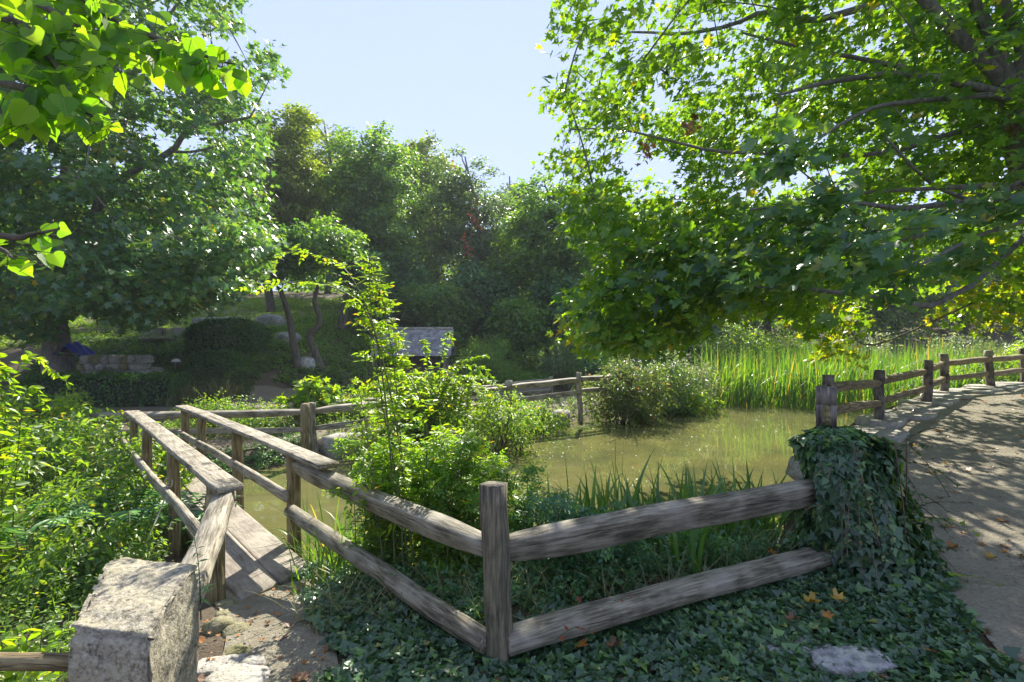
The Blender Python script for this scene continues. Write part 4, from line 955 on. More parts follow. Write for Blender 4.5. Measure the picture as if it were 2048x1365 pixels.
def canes(name, label, base, specs, mat, seed, leaf, tmpl, n=26, group=None, cat='shrub', stemmat='stem', rad=.006, t0=.15):
    """specs: list of point lists (world) for each arching cane"""
    rng = np.random.default_rng(seed); T = thing(name, label, cat, base, group); mb, ml = MB(), MB()
    for kk, pts in enumerate(specs):
        nn = n[kk] if isinstance(n, (list, tuple)) else n
        S = spline(pts, 26); tube(mb, S, np.linspace(rad, rad*.3, 26), 5, False); L = np.linalg.norm(np.diff(S, axis=0), axis=1).sum(); shoot_leaves(ml, rng, S, max(6, int(nn*L)), leaf, tmpl, t0)
    link('stem', mb.mesh('stem', M[stemmat], True), T); link('foliage', ml.mesh('foliage', M[mat]), T); return T
def thicket(rng, base, n, h, spread, arch=.5, lean=(0, 0)):
    out = []
    for _ in range(n):
        a = rng.uniform(0, 6.283); b = np.array([base[0]+rng.normal()*spread*.3, base[1]+rng.normal()*spread*.3, 0]); b[2] = max(float(H(b[0], b[1])), WATER)-.05
        hh = h*rng.uniform(.6, 1.1); o = np.array([math.cos(a), math.sin(a), 0])*spread*rng.uniform(.2, 1)
        o[:2] += lean
        out.append([b, b+o*.15+np.array([0, 0, hh*.5]), b+o*.55+np.array([0, 0, hh*.92]), b+o*1.1*(1+arch*.3)+np.array([0, 0, hh*(1-.25*arch)])])
    return out
# tall rose with arching shoots behind the front rail
rng = np.random.default_rng(301)
d = 3.55
sp = [[W(806, 1160, 3.5), W(800, 1000, 3.5), W(772, 850, d), W(748, 700, d), W(740, 590, d), W(738, 512, d)], [W(830, 1150, 3.55), W(800, 900, 3.55), W(770, 740, d), W(735, 630, d), W(690, 585, d), W(620, 566, d), W(545, 568, d), W(500, 575, d)],
      [W(790, 1150, 3.5), W(780, 900, 3.5), W(755, 690, 3.5), W(722, 590, 3.5), W(680, 530, 3.5), W(620, 508, 3.5), W(560, 502, 3.5)], [W(815, 1150, 3.6), W(805, 950, 3.65), W(795, 800, 3.6), W(780, 680, 3.6), W(765, 600, 3.6), W(745, 545, 3.6)],
      [W(840, 1150, 3.6), W(850, 980, 3.6), W(850, 830, 3.6), W(800, 720, 3.6), W(790, 660, 3.6)], [W(770, 1150, 3.5), W(745, 960, 3.5), W(728, 830, 3.5), W(712, 760, 3.5)]]
canes('rose_bush', 'tall wild rose sending bright backlit shoots above the front fence', (-.77, 3.5, -.15), sp, 'lime', 302, .14, ROSE, (58, 19, 17, 60, 60, 50), rad=.007)
for i, (x, y, n, h, s, lb, mt) in enumerate(((-.95, 3.75, 28, 1.1, .3, 'leafy rose thicket between the sloping front rails and the tall rose shoots', 'rose'), (-.45, 3.7, 28, 1.12, .3, 'leafy rose thicket just left of the squared front post', 'rose'), (-.1, 3.95, 26, 1.05, .32, 'leafy rose thicket directly behind the squared front post', 'rose'), (-.65, 4.15, 28, 1.3, .32, 'taller leafy thicket at the water edge behind the tall rose', 'lime'),
        (.35, 3.5, 20, .66, .3, 'low bramble in shade right of the squared front post', 'shadeplant'), (.75, 3.75, 18, .52, .3, 'low bramble in shade behind the middle of the front rails', 'shadeplant'), (1.2, 3.85, 14, .42, .3, 'low bramble in shade among the iris leaves', 'shadeplant'), (.15, 4.1, 14, .85, .3, 'bramble at the water edge right of the squared post', 'shadeplant'))):
    rng = np.random.default_rng(310+i)
    canes('rose_thicket' if i < 4 else 'bramble', lb, (x, y, float(H(x, y))), thicket(rng, (x, y), n, h, s), mt, 320+i, (.125 if mt != 'shadeplant' else .14), ROSE, 50 if i < 4 else 34, rad=.004, t0=.1)
# red autumn sprig by the lower front rail
canes('bramble', 'red tinged bramble sprig hanging over the lower front rail', (.35, 2.85, .1), [[W(1180, 1240, 2.95), W(1200, 1215, 2.9), W(1235, 1200, 2.85), W(1280, 1195, 2.85)], [W(1110, 1280, 2.6), W(1150, 1255, 2.58), W(1185, 1268, 2.55)], [W(1170, 1245, 2.9), W(1160, 1200, 2.9), W(1140, 1185, 2.9)]], 'red', 330, .045, OVAL, 20, rad=.003)
# big arching bush and others on the far bank
rng = np.random.default_rng(340)
B0 = np.array([-1.5, 9.2])
canes('arching_shrub', 'big bright green arching shrub on the far bank in front of the shed', (-1.5, 9.2, -.1), thicket(rng, B0, 95, 1.55, .95, .7)+[[np.array([-1.3, 9.2, .3]), W(880, 740, 9), W(890, 690, 9), W(898, 665, 9), W(905, 690, 8.9)], [np.array([-1.3, 9.2, .3]), W(900, 740, 9), W(940, 718, 9), W(975, 712, 9)], [np.array([-1.4, 9.2, .3]), W(855, 730, 9), W(850, 690, 9), W(845, 680, 9)], [np.array([-1.3, 9.2, .3]), W(900, 745, 9), W(960, 735, 9), W(990, 765, 9)]], 'lime', 341, .12, OVAL, 44, rad=.008)
bush('shrub', 'dense foot of small bright leaves left below the arching shrub', (-2.15, 8.7), .8, .62, 'lime', 342, 46, 46, .06, R_=.2)
bush('shrub', 'bright leafy shrub with one upright shoot right of the arching shrub', (-.15, 9.6), 1.05, .75, 'weed', 343, 60, 50, .06, R_=.22, spikes=5)
bush('shrub', 'low bright shrub overhanging the water below the arching shrub', (-1.05, 10.1), .75, .7, 'lime', 344, 44, 46, .07, R_=.22)
bush('vine_shrub', 'lime green broad leaved vine heap behind the far fence corner', (-4.1, 10.4), .85, .5, 'lime', 345, 34, 34, .14, STARS, R_=.2)
bush('shrub', 'pale twiggy shrub just right of the lime vine heap', (-3.3, 10.9), .6, .6, 'weed', 346, 36, 40, .06, R_=.2)
bush('shrub', 'pale twiggy shrub at the water between the shrub foot and the bank stones', (.7, 11.6), .7, .7, 'weed', 347, 40, 40, .07, R_=.24)
bush('loosestrife', 'rounded loosestrife bush with purplish base at the far water edge', (2.9, 13.1), 1.65, 1.15, 'purple', 348, 120, 70, .075, R_=.28, spikes=26, squash=.8)
bush('loosestrife', 'greyish pale loosestrife bush behind the purplish one', (4.2, 14.6), 1.75, 1.0, 'grey', 349, 80, 60, .08, R_=.3, spikes=20)
bush('shrub', 'pale leaved shrub at the left end of the reeds', (5.3, 15.9), 1.6, 1.0, 'white', 350, 80, 60, .09, R_=.3, spikes=8)
bush('shrub', 'low green leafy plant at the water edge under the pale leaved shrub', (5.0, 15.0), .7, .9, 'lime', 351, 50, 40, .12, R_=.28)
bush('shrub', 'pointed light green bush beyond the tall far fence post', (1.75, 18.2), 1.75, .85, 'grey', 352, 70, 60, .1, LANCE, R_=.28, spikes=20)
bush('shrub', 'mid green spreading bush between the shed and the pointed light bush', (-.9, 19.2), 1.9, 1.4, 'woods', 353, 100, 60, .1, LANCE, R_=.34, spikes=16)
bush('shrub', 'blue green rounded bush behind the loosestrife', (4.6, 19.8), 1.9, 1.2, 'bluemaple', 354, 80, 60, .11, R_=.34)
bush('shrub', 'shadowy bush right of the pointed light bush', (3.0, 19.2), 1.5, .9, 'shadeplant', 355, 60, 60, .1, R_=.3)
for i, (x, y, h, r, mt, lb) in enumerate(((9.2, 21.5, 2.6, 1.7, 'weed', 'tall pale flowering shrub behind the left half of the reeds'), (12.0, 22.5, 2.5, 1.7, 'lime', 'yellow green shrub behind the reeds under the yellow maple spray'), (15.2, 21.5, 2.3, 1.6, 'white', 'whitish leaved shrub behind the reeds above the path fence'), (18.5, 21.0, 2.4, 1.8, 'white', 'whitish shrub behind the reeds further right, above the third fence post'),
        (21.5, 20.0, 2.4, 1.8, 'lime', 'bright green shrub beyond the bend of the path fence'), (17.0, 16.2, 1.9, 1.5, 'lime', 'low sunny shrub right of the reeds near the last path fence posts'), (20.0, 17.5, 2.2, 1.8, 'weed', 'pale sunny shrub at the end of the path fence'), (14.4, 15.2, 1.5, 1.2, 'weed', 'low pale shrub between the reeds and the fifth path fence post'))):
    bush('shrub', lb, (x, y), h, r, mt, 360+i, 90, 60, .11, R_=.42, spikes=14)
# left of the bridge
rng = np.random.default_rng(380)
canes('knotweed', 'tall broad leaved shrub at the left picture edge', (-4.1, 3.9, -.3), thicket(rng, (-4.15, 3.95), 30, 1.85, .6, .8), 'lime', 381, .105, OVAL, 40, rad=.006, t0=.05)
canes('knotweed', 'second broad leaved shrub behind the one at the left edge', (-5.2, 5.2, -.3), thicket(rng, (-5.5, 5.2), 30, 1.15, .55, .8), 'weed', 382, .1, OVAL, 38, rad=.006, t0=.05)
for i, (x, y, h, r, mt, lf, lb) in enumerate(((-4.6, 6.3, .8, .6, 'weed', .07, 'yellow green leafy shrub left of the far bridge posts'), (-5.9, 7.0, .9, .75, 'weed', .075, 'pale leafy shrub left of the far end of the footbridge'), (-7.3, 8.0, .85, .85, 'lime', .08, 'bright shrub in front of the clipped low hedge'), (-6.4, 5.9, 1.05, .7, 'lime', .08, 'bright shrub behind the broad leaved shrubs'),
        (-4.0, 5.0, .6, .5, 'weed', .055, 'shaded green shrub beside the middle of the footbridge'), (-3.35, 4.0, .4, .4, 'weed', .05, 'shaded low shrub left of the near bridge posts'), (-8.8, 9.3, .8, .9, 'weed', .08, 'pale shrub at the left edge below the maple trunk'), (-5.5, 9.4, .6, .6, 'weed', .05, 'low yellow green weeds behind the bridge end fence, left part'), (-4.6, 9.3, .5, .5, 'weed', .05, 'low yellow green weeds behind the bridge end fence, right part'))):
    bush('shrub', lb, (x, y), h, r, mt, 390+i, 60, 50, lf, R_=.22+.04*r, spikes=6)
rng = np.random.default_rng(400)
for i, (x, y, lb) in enumerate(((-3.55, 4.75, 'fern with long fronds in the shade left of the footbridge'), (-3.2, 5.0, 'fern tucked against the bridge posts'), (-4.1, 4.3, 'fern at the front of the shaded hollow'))):
    T = thing('fern', lb, 'fern', (x, y, float(H(x, y)))); mb, ml = MB(), MB()
    for a in np.linspace(0, 6.28, 11)[:-1]+rng.uniform(0, .4, 10):
        b = np.array([x, y, float(H(x, y))]); o = np.array([math.cos(a), math.sin(a), 0]); S = spline([b, b+o*.14+np.array([0, 0, .32]), b+o*.36+np.array([0, 0, .46]), b+o*.58+np.array([0, 0, .40])], 20); tube(mb, S, .003, 4, False)
        m = 19; u = np.linspace(.25, .98, m)*18; j = u.astype(int); P = S[j]; tan = unit(S[j+1]-S[j]); sd_ = unit(np.cross(tan, [0, 0, 1.]))
        for s in (1, -1): scatter(ml, P, np.array([0, 0, 1.])+rng.normal(size=(m, 3))*.12, sd_*s+tan*.3, .13*np.sin(np.linspace(.5, 3., m))+.015, LANCE)
    link('stem', mb.mesh('stem', M['stem']), T); link('frond', ml.mesh('frond', M['shadeplant']), T)
# carpet of weeds on the left bank
def carpet(name, label, poly, n, h, per, leaf, mats, seed, tmpl=OVAL, stem=True, lo=.3, zoff=0., wet=False):
    rng = np.random.default_rng(seed); poly = np.array(poly, float); a, b = poly.min(0), poly.max(0); P = rng.uniform(a, b, (n*4, 2)); P = P[pdist(P[:, 0], P[:, 1], poly) > 0]
    # patchy
    P = P[vnoise(P[:, 0], P[:, 1], .45, seed)+.5 > rng.uniform(0, .55, len(P))][:n]
    z = H(P[:, 0], P[:, 1]); k = (z > WATER-.03) | wet; P, z = P[k], np.maximum(z[k], WATER); n = len(P)
    hh = h*rng.uniform(lo, 1.1, n)*(1+.9*vnoise(P[:, 0], P[:, 1], .6, seed+3))
    B = np.column_stack([P, z+zoff]); le = rng.normal(size=(n, 2))*.25
    mb = MB()
    idx = np.repeat(np.arange(n), per); m = len(idx); u = rng.uniform(.15, 1, m)**.8
    Q = B[idx]+np.column_stack([le[idx]*hh[idx, None]*(u**1.5)[:, None], hh[idx]*u])
    ang = rng.uniform(0, 6.283, m); Hd = np.column_stack([np.cos(ang), np.sin(ang), rng.normal(size=m)*.35+.1]); Q = Q+Hd*.012
    scatter(mb, Q, np.array([0, 0, 1.])+rng.normal(size=(m, 3))*.4, Hd, leaf*rng.uniform(.6, 1.25, m)*(1.15-.45*u), tmpl)
    if stem: blades(mb, B, hh, le+1e-3, .05, .005, 3)
    return tag(link(name, mb.mesh(name, M[mats])), label, 'weeds', kind='stuff')
carpet('weeds', 'sunny yellow green weeds covering the bank left of the footbridge and granite post', [(-1.75, 1.2), (-1.95, 2.7), (-2.35, 3.6), (-3.6, 5.0), (-5.2, 6.4), (-8, 7), (-8, .8), (-2.2, .8)], 4200, .36, 15, .042, 'weed', 501)
carpet('bank_weeds', 'low weeds along the far bank of the pond and the bridge end', [(-6.8, 8.9), (-3.3, 9.0), (1.6, 12.9), (4.6, 15.0), (4.9, 16.4), (1.2, 14.6), (-3.6, 10.6), (-6.8, 10.2)], 2000, .22, 12, .05, 'weed', 502)
carpet('channel_weeds', 'low leafy cover on the bank beyond the bridge channel', [(-5.3, 7.5), (-4.3, 7.7), (-3.4, 8.6), (-2.8, 9.5), (-2.2, 10), (-3.2, 9.6), (-4.4, 8.4), (-5.6, 8.1)], 500, .16, 12, .05, 'shadeplant', 503)
carpet('path_weeds', 'low plants along the right side of the sandy path', [(5.45, 4.0), (6.6, 6.0), (8.3, 7.1), (10.2, 7.9), (12.5, 8.5), (14, 6), (8.5, 2), (5.6, 2.2)], 1900, .3, 13, .06, 'weed', 504)
carpet('pondside_weeds', 'yellow green plants on the pond side of the path fence', [(5.2, 7.75), (6.7, 8.95), (8.0, 10.0), (10.5, 11.1), (13, 12.2), (13, 13), (9, 11.6), (6.5, 9.9), (5.0, 8.3)], 900, .3, 13, .06, 'lime', 505, wet=True)
carpet('undergrowth', 'dark ground cover on the shaded slope under the bent trees', [(-8.5, 15.0), (-3.5, 18.0), (-2.5, 21), (-6, 26), (-10, 22), (-9.5, 17)], 3600, .3, 11, .12, 'woods', 506, QUAD, False)
carpet('slope_grass', 'rough grass on the garden slope', [(-24, 17.5), (-11, 18), (-7.5, 19.5), (-7, 30), (-30, 32)], 7000, .25, 9, .15, 'weed', 510, LANCE, False)
carpet('wood_floor_plants', 'shaded ground cover at the foot of the wood', [(-4, 20.5), (0, 20.3), (6, 21.5), (9, 24), (9, 30), (-6, 30), (-5, 24)], 4200, .45, 11, .16, 'woods', 509, QUAD, False)
carpet('rockery_plants', 'low grey green plants in the rock garden on the slope', [(-13.5, 13.8), (-7.6, 14.4), (-7.8, 17.4), (-11.5, 19.5), (-17, 19)], 6500, .2, 12, .1, 'grey', 507, QUAD, False)
rng = np.random.default_rng(599); P = rng.uniform((-1.3, 2.9), (2.6, 4.5), (2600, 2)); P = P[(P[:, 1] > np.interp(P[:, 0], FX, FY)+.12) | (P[:, 0] < -.06) & (P[:, 0]+P[:, 1] > 2.75)]; P = P[H(P[:, 0], P[:, 1]) > WATER-.02]; n = len(P); aa = rng.uniform(0, 6.283, n)
mb = MB(); blades(mb, np.column_stack([P, H(P[:, 0], P[:, 1])]), rng.uniform(.08, .34, n), np.column_stack([np.cos(aa), np.sin(aa)])*rng.uniform(.2, .9, (n, 1)), rng.uniform(.1, .6, n), .006, 4); tag(link('dry_grass', mb.mesh('dry_grass', M['straw'])), 'dry straw coloured grass on the bank behind the front fence', 'grass', kind='stuff')
carpet('front_litter_plants', 'low shaded plants on the bank behind the front fence', [(-1.4, 3.6), (-.2, 2.9), (2.3, 3.8), (2.7, 4.7), (1.5, 4.4), (-1.2, 4.3)], 900, .22, 10, .05, 'shadeplant', 508)
# bigger bright leaves in the bottom left corner
rng = np.random.default_rng(520)
canes('broadleaf_weed', 'bright broad leaved weed in the bottom left corner beside the granite post', (-2.0, 2.0, -.2), thicket(rng, (-1.95, 1.95), 16, .52, .3, .5), 'lime', 521, .075, OVAL, 34, rad=.004)
canes('broadleaf_weed', 'broad leaved weed at the left edge above the round brown rail', (-2.5, 2.35, -.2), thicket(rng, (-2.5, 2.35), 16, .5, .32, .5), 'lime', 522, .075, OVAL, 34, rad=.004)
canes('weed_sprig', 'slender upright weed sprig in front of the rail beside the granite post', W(402, 1200, 2.05), [[W(402, 1240, 2.02), W(400, 1180, 2.02), W(396, 1120, 2.02), W(388, 1075, 2.0)]], 'shadeplant', 523, .05, LANCE, 60, rad=.003)
# iris and rush clumps at the water's edge
def clump(name, label, base, n, h, wid, seed, mat='iris', spread=.1, lean=.34, bend=.42, cat='iris'):
    rng = np.random.default_rng(seed); z = max(float(H(*base)), WATER-.03); B = np.column_stack([base[0]+rng.normal(size=n)*spread, base[1]+rng.normal(size=n)*spread, np.full(n, z-.03)])
    a = rng.uniform(0, 6.283, n); L = np.column_stack([np.cos(a), np.sin(a)])*rng.uniform(.2, 1, (n, 1))*lean
    mb = MB(); blades(mb, B, h*rng.uniform(.55, 1.1, n), L, bend*rng.uniform(.1, 1.4, n), wid*rng.uniform(.7, 1.2, n), 7)
    o = link(name, mb.mesh(name, M[mat])); return tag(o, label, cat, 'iris clumps at the near water edge' if name == 'iris_clump' else None)
for i, (x, y, n, h, lb) in enumerate(((.42, 4.45, 26, .62, 'iris clump at the water edge right of the squared post, arching blades'), (.75, 4.55, 30, .68, 'iris clump behind the shaded brambles'), (1.05, 4.65, 24, .72, 'iris clump with one tall dark bulrush blade beside it'), (1.4, 4.6, 28, .62, 'iris clump at the middle of the front rails'), (1.75, 4.7, 26, .7, 'iris clump with upright dark blades near the bright water glint'), (2.1, 4.75, 26, .66, 'iris clump left of the ivy covered post'), (2.45, 4.85, 18, .6, 'iris clump touching the ivy covered post'),
        (1.0, 4.1, 26, .55, 'lower iris clump seen between the two front rails, left'), (1.5, 4.15, 24, .55, 'lower iris clump seen between the two front rails, right'), (1.25, 3.55, 10, .5, 'young iris shoots just above the lower front rail'), (.6, 4.15, 20, .62, 'iris clump with drooping tips between the squared post and the tall bulrush'), (.95, 4.3, 22, .66, 'iris clump directly in front of the tall bulrush'), (1.65, 4.3, 22, .64, 'iris clump with many arching blades right of the middle of the rails'), (2.0, 4.4, 20, .6, 'iris clump above the right third of the upper front rail'), (.2, 4.3, 18, .62, 'iris clump just right of the top of the squared post'), (1.3, 4.35, 18, .7, 'tall upright iris clump at the centre of the gap between the posts'))):
    clump('iris_clump', lb, (x, y), int(n*2.2), h*1.6, .034, 530+i)
for i, (x, y, n, h, lb) in enumerate(((-1.6, 4.5, 46, .72, 'rush clump just right of the near bridge post'), (-1.3, 4.3, 46, .68, 'rush clump between the two sloping front rails'), (-1.0, 4.45, 36, .6, 'rush clump left of the tall rose'), (-1.35, 3.75, 30, .5, 'short rush clump below the lower sloping rail'))):
    clump('rush_clump', lb, (x, y), int(n*1.6), h*1.25, .014, 545+i, 'reed', .12, .4, .5, 'rush')
mb = MB(); blades(mb, np.array([[1.02, 4.95, -.4], [1.035, 4.96, -.4]]), [1.42, 1.2], np.array([[-.02, .0], [.04, .0]]), [.02, .02], [.04, .03], 7); tag(link('bulrush', mb.mesh('bulrush', M['iris'])), 'single tall dark bulrush blade standing in front of the open water', 'bulrush')
mb = MB(); blades(mb, np.array([[2.1, 4.75, -.35]]), [.9], np.array([[.62, .1]]), [.02], [.045], 7); tag(link('bulrush', mb.mesh('bulrush', M['iris'])), 'single broad blade leaning right toward the ivy covered post', 'bulrush')
# reeds
def reeds():
    rng = np.random.default_rng(560); poly = np.array([(5.9, 16.6), (8.6, 15.9), (9.6, 15.2), (12, 14.6), (15, 14.6), (20, 16.5), (24, 20), (24, 25), (10, 23), (6.8, 19)], float)
    P = rng.uniform(poly.min(0), poly.max(0), (60000, 2)); P = P[pdist(P[:, 0], P[:, 1], poly) > 0]; k = vnoise(P[:, 0], P[:, 1], .5, 4) > rng.uniform(-.45, .25, len(P)); P = P[k][:15000]; n = len(P)
    # clustered foot
    B = np.column_stack([P, np.full(n, WATER-.05)]); a = rng.uniform(0, 6.283, n); L = np.column_stack([np.cos(a)+.35, np.sin(a)])*rng.uniform(.05, .34, (n, 1))
    mb = MB(); blades(mb, B, rng.uniform(1.0, 2.3, n)*(1+.35*vnoise(P[:, 0], P[:, 1], 1.5, 2)), L, rng.uniform(.0, .85, n)**2, rng.uniform(.022, .042, n), 5)
    tag(link('reeds', mb.mesh('reeds', M['reed'])), 'dense stand of tall green cattail reeds filling the far right of the pond', 'reeds', kind='stuff')
reeds()
# ivy: ground cover, and the mound round the fence post
def ivy_ground():
    rng = np.random.default_rng(570); poly = np.array([(-1.72, 4.25), (-1.42, 3.55), (-1.1, 2.9), (-.8, 2.35), (-.42, 1.5), (1.9, 1.5), (2.25, 2.1), (2.45, 2.6), (2.75, 3.15), (3.05, 3.9), (2.9, 4.4), (2.2, 4.0), (1.2, 3.4), (0, 2.95), (-.75, 3.5), (-1.25, 4.2)])
    P = rng.uniform(poly.min(0), poly.max(0), (70000, 2)); e = pdist(P[:, 0], P[:, 1], poly)+vnoise(P[:, 0], P[:, 1], .22, 6)*.25
    P = P[e > 0]
    bare = (np.hypot((P[:, 0]-1.22)/.36, (P[:, 1]-1.88)/.13) < .75)|(np.hypot((P[:, 0]-.95)/.32, (P[:, 1]-2.12)/.12) < .8)
    k = np.where(bare, rng.uniform(0, 1, len(P)) < .12, vnoise(P[:, 0], P[:, 1], .28, 9)+.55+.5*(P[:, 1] > 2.2) > rng.uniform(.05, .85, len(P))); P = P[k][:26000]; n = len(P)
    z = np.maximum(H(P[:, 0], P[:, 1]), WATER); hgt = .015+.07*np.clip(vnoise(P[:, 0], P[:, 1], .5, 2)+.5, 0, 1)
    Q = np.column_stack([P, z+.012+hgt*rng.uniform(0, 1, n)]); a = rng.uniform(0, 6.283, n)
    mb = MB(); scatter(mb, Q, np.array([0, -.12, 1.])+rng.normal(size=(n, 3))*.38, np.column_stack([np.cos(a), np.sin(a), -.25+rng.normal(size=n)*.2]), rng.uniform(.02, .058, n)*np.where(rng.uniform(0, 1, n) < .1, 1.5, 1), IVYS)
    tag(link('ivy', mb.mesh('ivy', M['ivy'])), 'dark ivy carpeting the ground under and around the front fence', 'ivy', kind='stuff')
ivy_ground()
def ivy_mound():
    rng = np.random.default_rng(571); T = thing('ivy_mound', 'mound of dark glossy ivy smothering the end post of the front fence', 'ivy', (2.3, 3.55, .1))
    n = 8000; u = rng.uniform(0, 1, n)**.8; th = rng.uniform(0, 6.283, n)
    zz = .93*u; r = np.interp(u, [0, .18, .45, .75, .93, 1], [.54, .36, .27, .24, .24, .1])*(1+.16*np.sin(th*3+u*4)+.12*np.sin(th*5-u*9))*(rng.uniform(.66, 1.1, n)+.12*(rng.uniform(0, 1, n) > .93))
    cx = 2.34-.12*u+.1*(1-u); cy = 3.5+.0*u
    P = np.column_stack([cx+r*np.cos(th)*1.02, cy+r*np.sin(th)*.8, np.zeros(n)]); P[:, 2] = np.maximum(H(P[:, 0], P[:, 1]), .05)*(1-u)+.12*u+zz
    N = np.column_stack([np.cos(th), np.sin(th), .5+1.6*(u > .9)])+rng.normal(size=(n, 3))*.4
    Hd = np.column_stack([np.cos(th)*.3, np.sin(th)*.3, -1+0*u])+rng.normal(size=(n, 3))*.4
    mb = MB(); scatter(mb, P, N, Hd, rng.uniform(.028, .078, n)*np.where(rng.uniform(0, 1, n) < .12, 1.35, 1), IVYS)
    # runners sticking out
    mt = MB()
    for k in range(26):
        a = rng.uniform(3.2, 6.6); z0 = rng.uniform(.3, 1.); b = np.array([2.34+.3*math.cos(a), 3.5+.26*math.sin(a), z0]); e = b+np.array([math.cos(a)*rng.uniform(.1, .35), math.sin(a)*rng.uniform(.1, .3), rng.uniform(-.4, .1)])
        B = bez(b, (b+e)/2+np.array([0, 0, .08]), e, 9); tube(mt, B, .003, 4, False); shoot_leaves(mb, rng, B, 9, .05, IVYS)
    for k in range(3):
        a = rng.uniform(3.6, 5.6); S = spline([np.array([2.3+.33*math.cos(a+j*.16), 3.5+.29*math.sin(a+j*.16), 1.0-.22*j]) for j in range(5)], 16); tube(mt, S, .0045, 5, False)
    link('foliage', mb.mesh('foliage', M['ivy']), T); link('stem', mt.mesh('stem', M['redstem'], True), T)
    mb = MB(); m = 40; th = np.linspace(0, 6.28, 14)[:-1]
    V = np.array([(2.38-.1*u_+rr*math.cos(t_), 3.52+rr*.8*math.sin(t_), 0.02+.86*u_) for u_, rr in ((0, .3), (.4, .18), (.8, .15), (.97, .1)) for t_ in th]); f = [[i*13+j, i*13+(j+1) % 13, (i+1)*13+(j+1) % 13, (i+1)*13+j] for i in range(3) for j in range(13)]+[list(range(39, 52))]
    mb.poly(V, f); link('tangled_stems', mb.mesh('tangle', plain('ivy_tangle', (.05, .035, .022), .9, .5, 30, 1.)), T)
ivy_mound()
canes('ivy_runner', 'bright young ivy runner creeping onto the sandy path', (2.75, 3.2, .1), [[np.array([2.6, 3.25, .12]), np.array([2.85, 3.2, .18]), np.array([3.1, 3.1, .12])], [np.array([2.6, 3.35, .45]), np.array([2.8, 3.3, .5]), np.array([2.95, 3.25, .42])]], 'lime', 575, .05, IVYS, 30, rad=.003, cat='ivy')

# ---- garden on the slope
def hedge(label, x0, x1, y0, y1, h, seed, n, leaf=.07, skew=0.):
    rng = np.random.default_rng(seed); cx, cy = (x0+x1)/2, (y0+y1)/2; z0 = float(H(cx, cy))
    T = thing('hedge', label, 'hedge', (cx, cy, z0), None); rnd = .0 if h < .9 and h > .7 else .3; r = rng.uniform(0, 1, (n, 3)); f = rng.integers(0, 6, n); q = r.copy()
    f = np.where(f == 5, 4, f); ax = f//2; q[np.arange(n), ax] = np.where(f % 2, 0., 1.); q[f == 4, 2] = 1
    N = np.zeros((n, 3)); N[np.arange(n), ax] = np.where(f % 2, -1, 1); N[f == 4] = (0, 0, 1)
    rc = np.minimum(1, np.minimum(q[:, 2]*0+1, 1))
    P = np.column_stack([x0+(x1-x0)*q[:, 0], y0+(y1-y0)*q[:, 1]+skew*(q[:, 0]-.5), z0-.1+(h+.1)*q[:, 2]]); b = .07*vnoise(P[:, 0]*2+P[:, 1], P[:, 2]*2+P[:, 1], .35, seed)
    P += N*(b-rng.uniform(0, .1, n))[:, None]
    e = np.maximum(np.abs(q[:, 0]-.5), np.abs(q[:, 1]-.5))*2; P[:, 2] -= rnd*h*e**4*q[:, 2]+.05*h*q[:, 2]*vnoise(P[:, 0], P[:, 1], .5, seed+1)
    P[:, :2] += (np.array([cx, cy])-P[:, :2])*(rnd*.45*np.clip(q[:, 2]-.4, 0, 1)**2)[:, None]
    mb = MB(); scatter(mb, P, N+rng.normal(size=(n, 3))*.55+np.array([0, 0, .3]), rng.normal(size=(n, 3))+np.array([0, 0, .6]), leaf*rng.uniform(.7, 1.2, n), QUAD)
    link('foliage', mb.mesh('foliage', M['hedge']), T)
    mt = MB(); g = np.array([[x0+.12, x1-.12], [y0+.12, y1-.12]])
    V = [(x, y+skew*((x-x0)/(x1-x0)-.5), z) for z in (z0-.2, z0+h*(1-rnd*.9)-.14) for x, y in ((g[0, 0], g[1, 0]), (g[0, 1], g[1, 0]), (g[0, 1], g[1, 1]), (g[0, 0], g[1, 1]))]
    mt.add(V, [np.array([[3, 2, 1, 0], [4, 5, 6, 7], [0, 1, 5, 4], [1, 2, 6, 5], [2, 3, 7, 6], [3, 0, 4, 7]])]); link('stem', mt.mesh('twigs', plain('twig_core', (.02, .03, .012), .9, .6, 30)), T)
hedge('long low clipped hedge beside the far footpath below the rock garden', -12.0, -8.75, 12.9, 13.7, .85, 601, 9000, .07, .55)
hedge('big dark rounded hedge at the top right of the rock garden', -10.95, -8.55, 17.0, 18.3, 1.15, 602, 9000, .1)
hedge('small bright clipped hedge below the big dark hedge', -9.85, -8.3, 15.4, 16.0, .62, 603, 4500, .08)
for i, (px, d, n, h, lb) in enumerate(((385, 13.6, 170, .85, 'ornamental grass clump at the right end of the long low hedge'), (432, 13.9, 170, .95, 'ornamental grass clump in front of the small bright hedge'), (462, 14.4, 90, .7, 'thin brown ornamental grass clump, rightmost by the hedge'), (350, 13.4, 120, .6, 'low grass clump against the end of the long low hedge'))):
    x = (px-1024)/F*d; clump('grass_clump', lb, (x, d), n, h, .016, 610+i, 'straw', .16, .4, .55, 'grass clump')
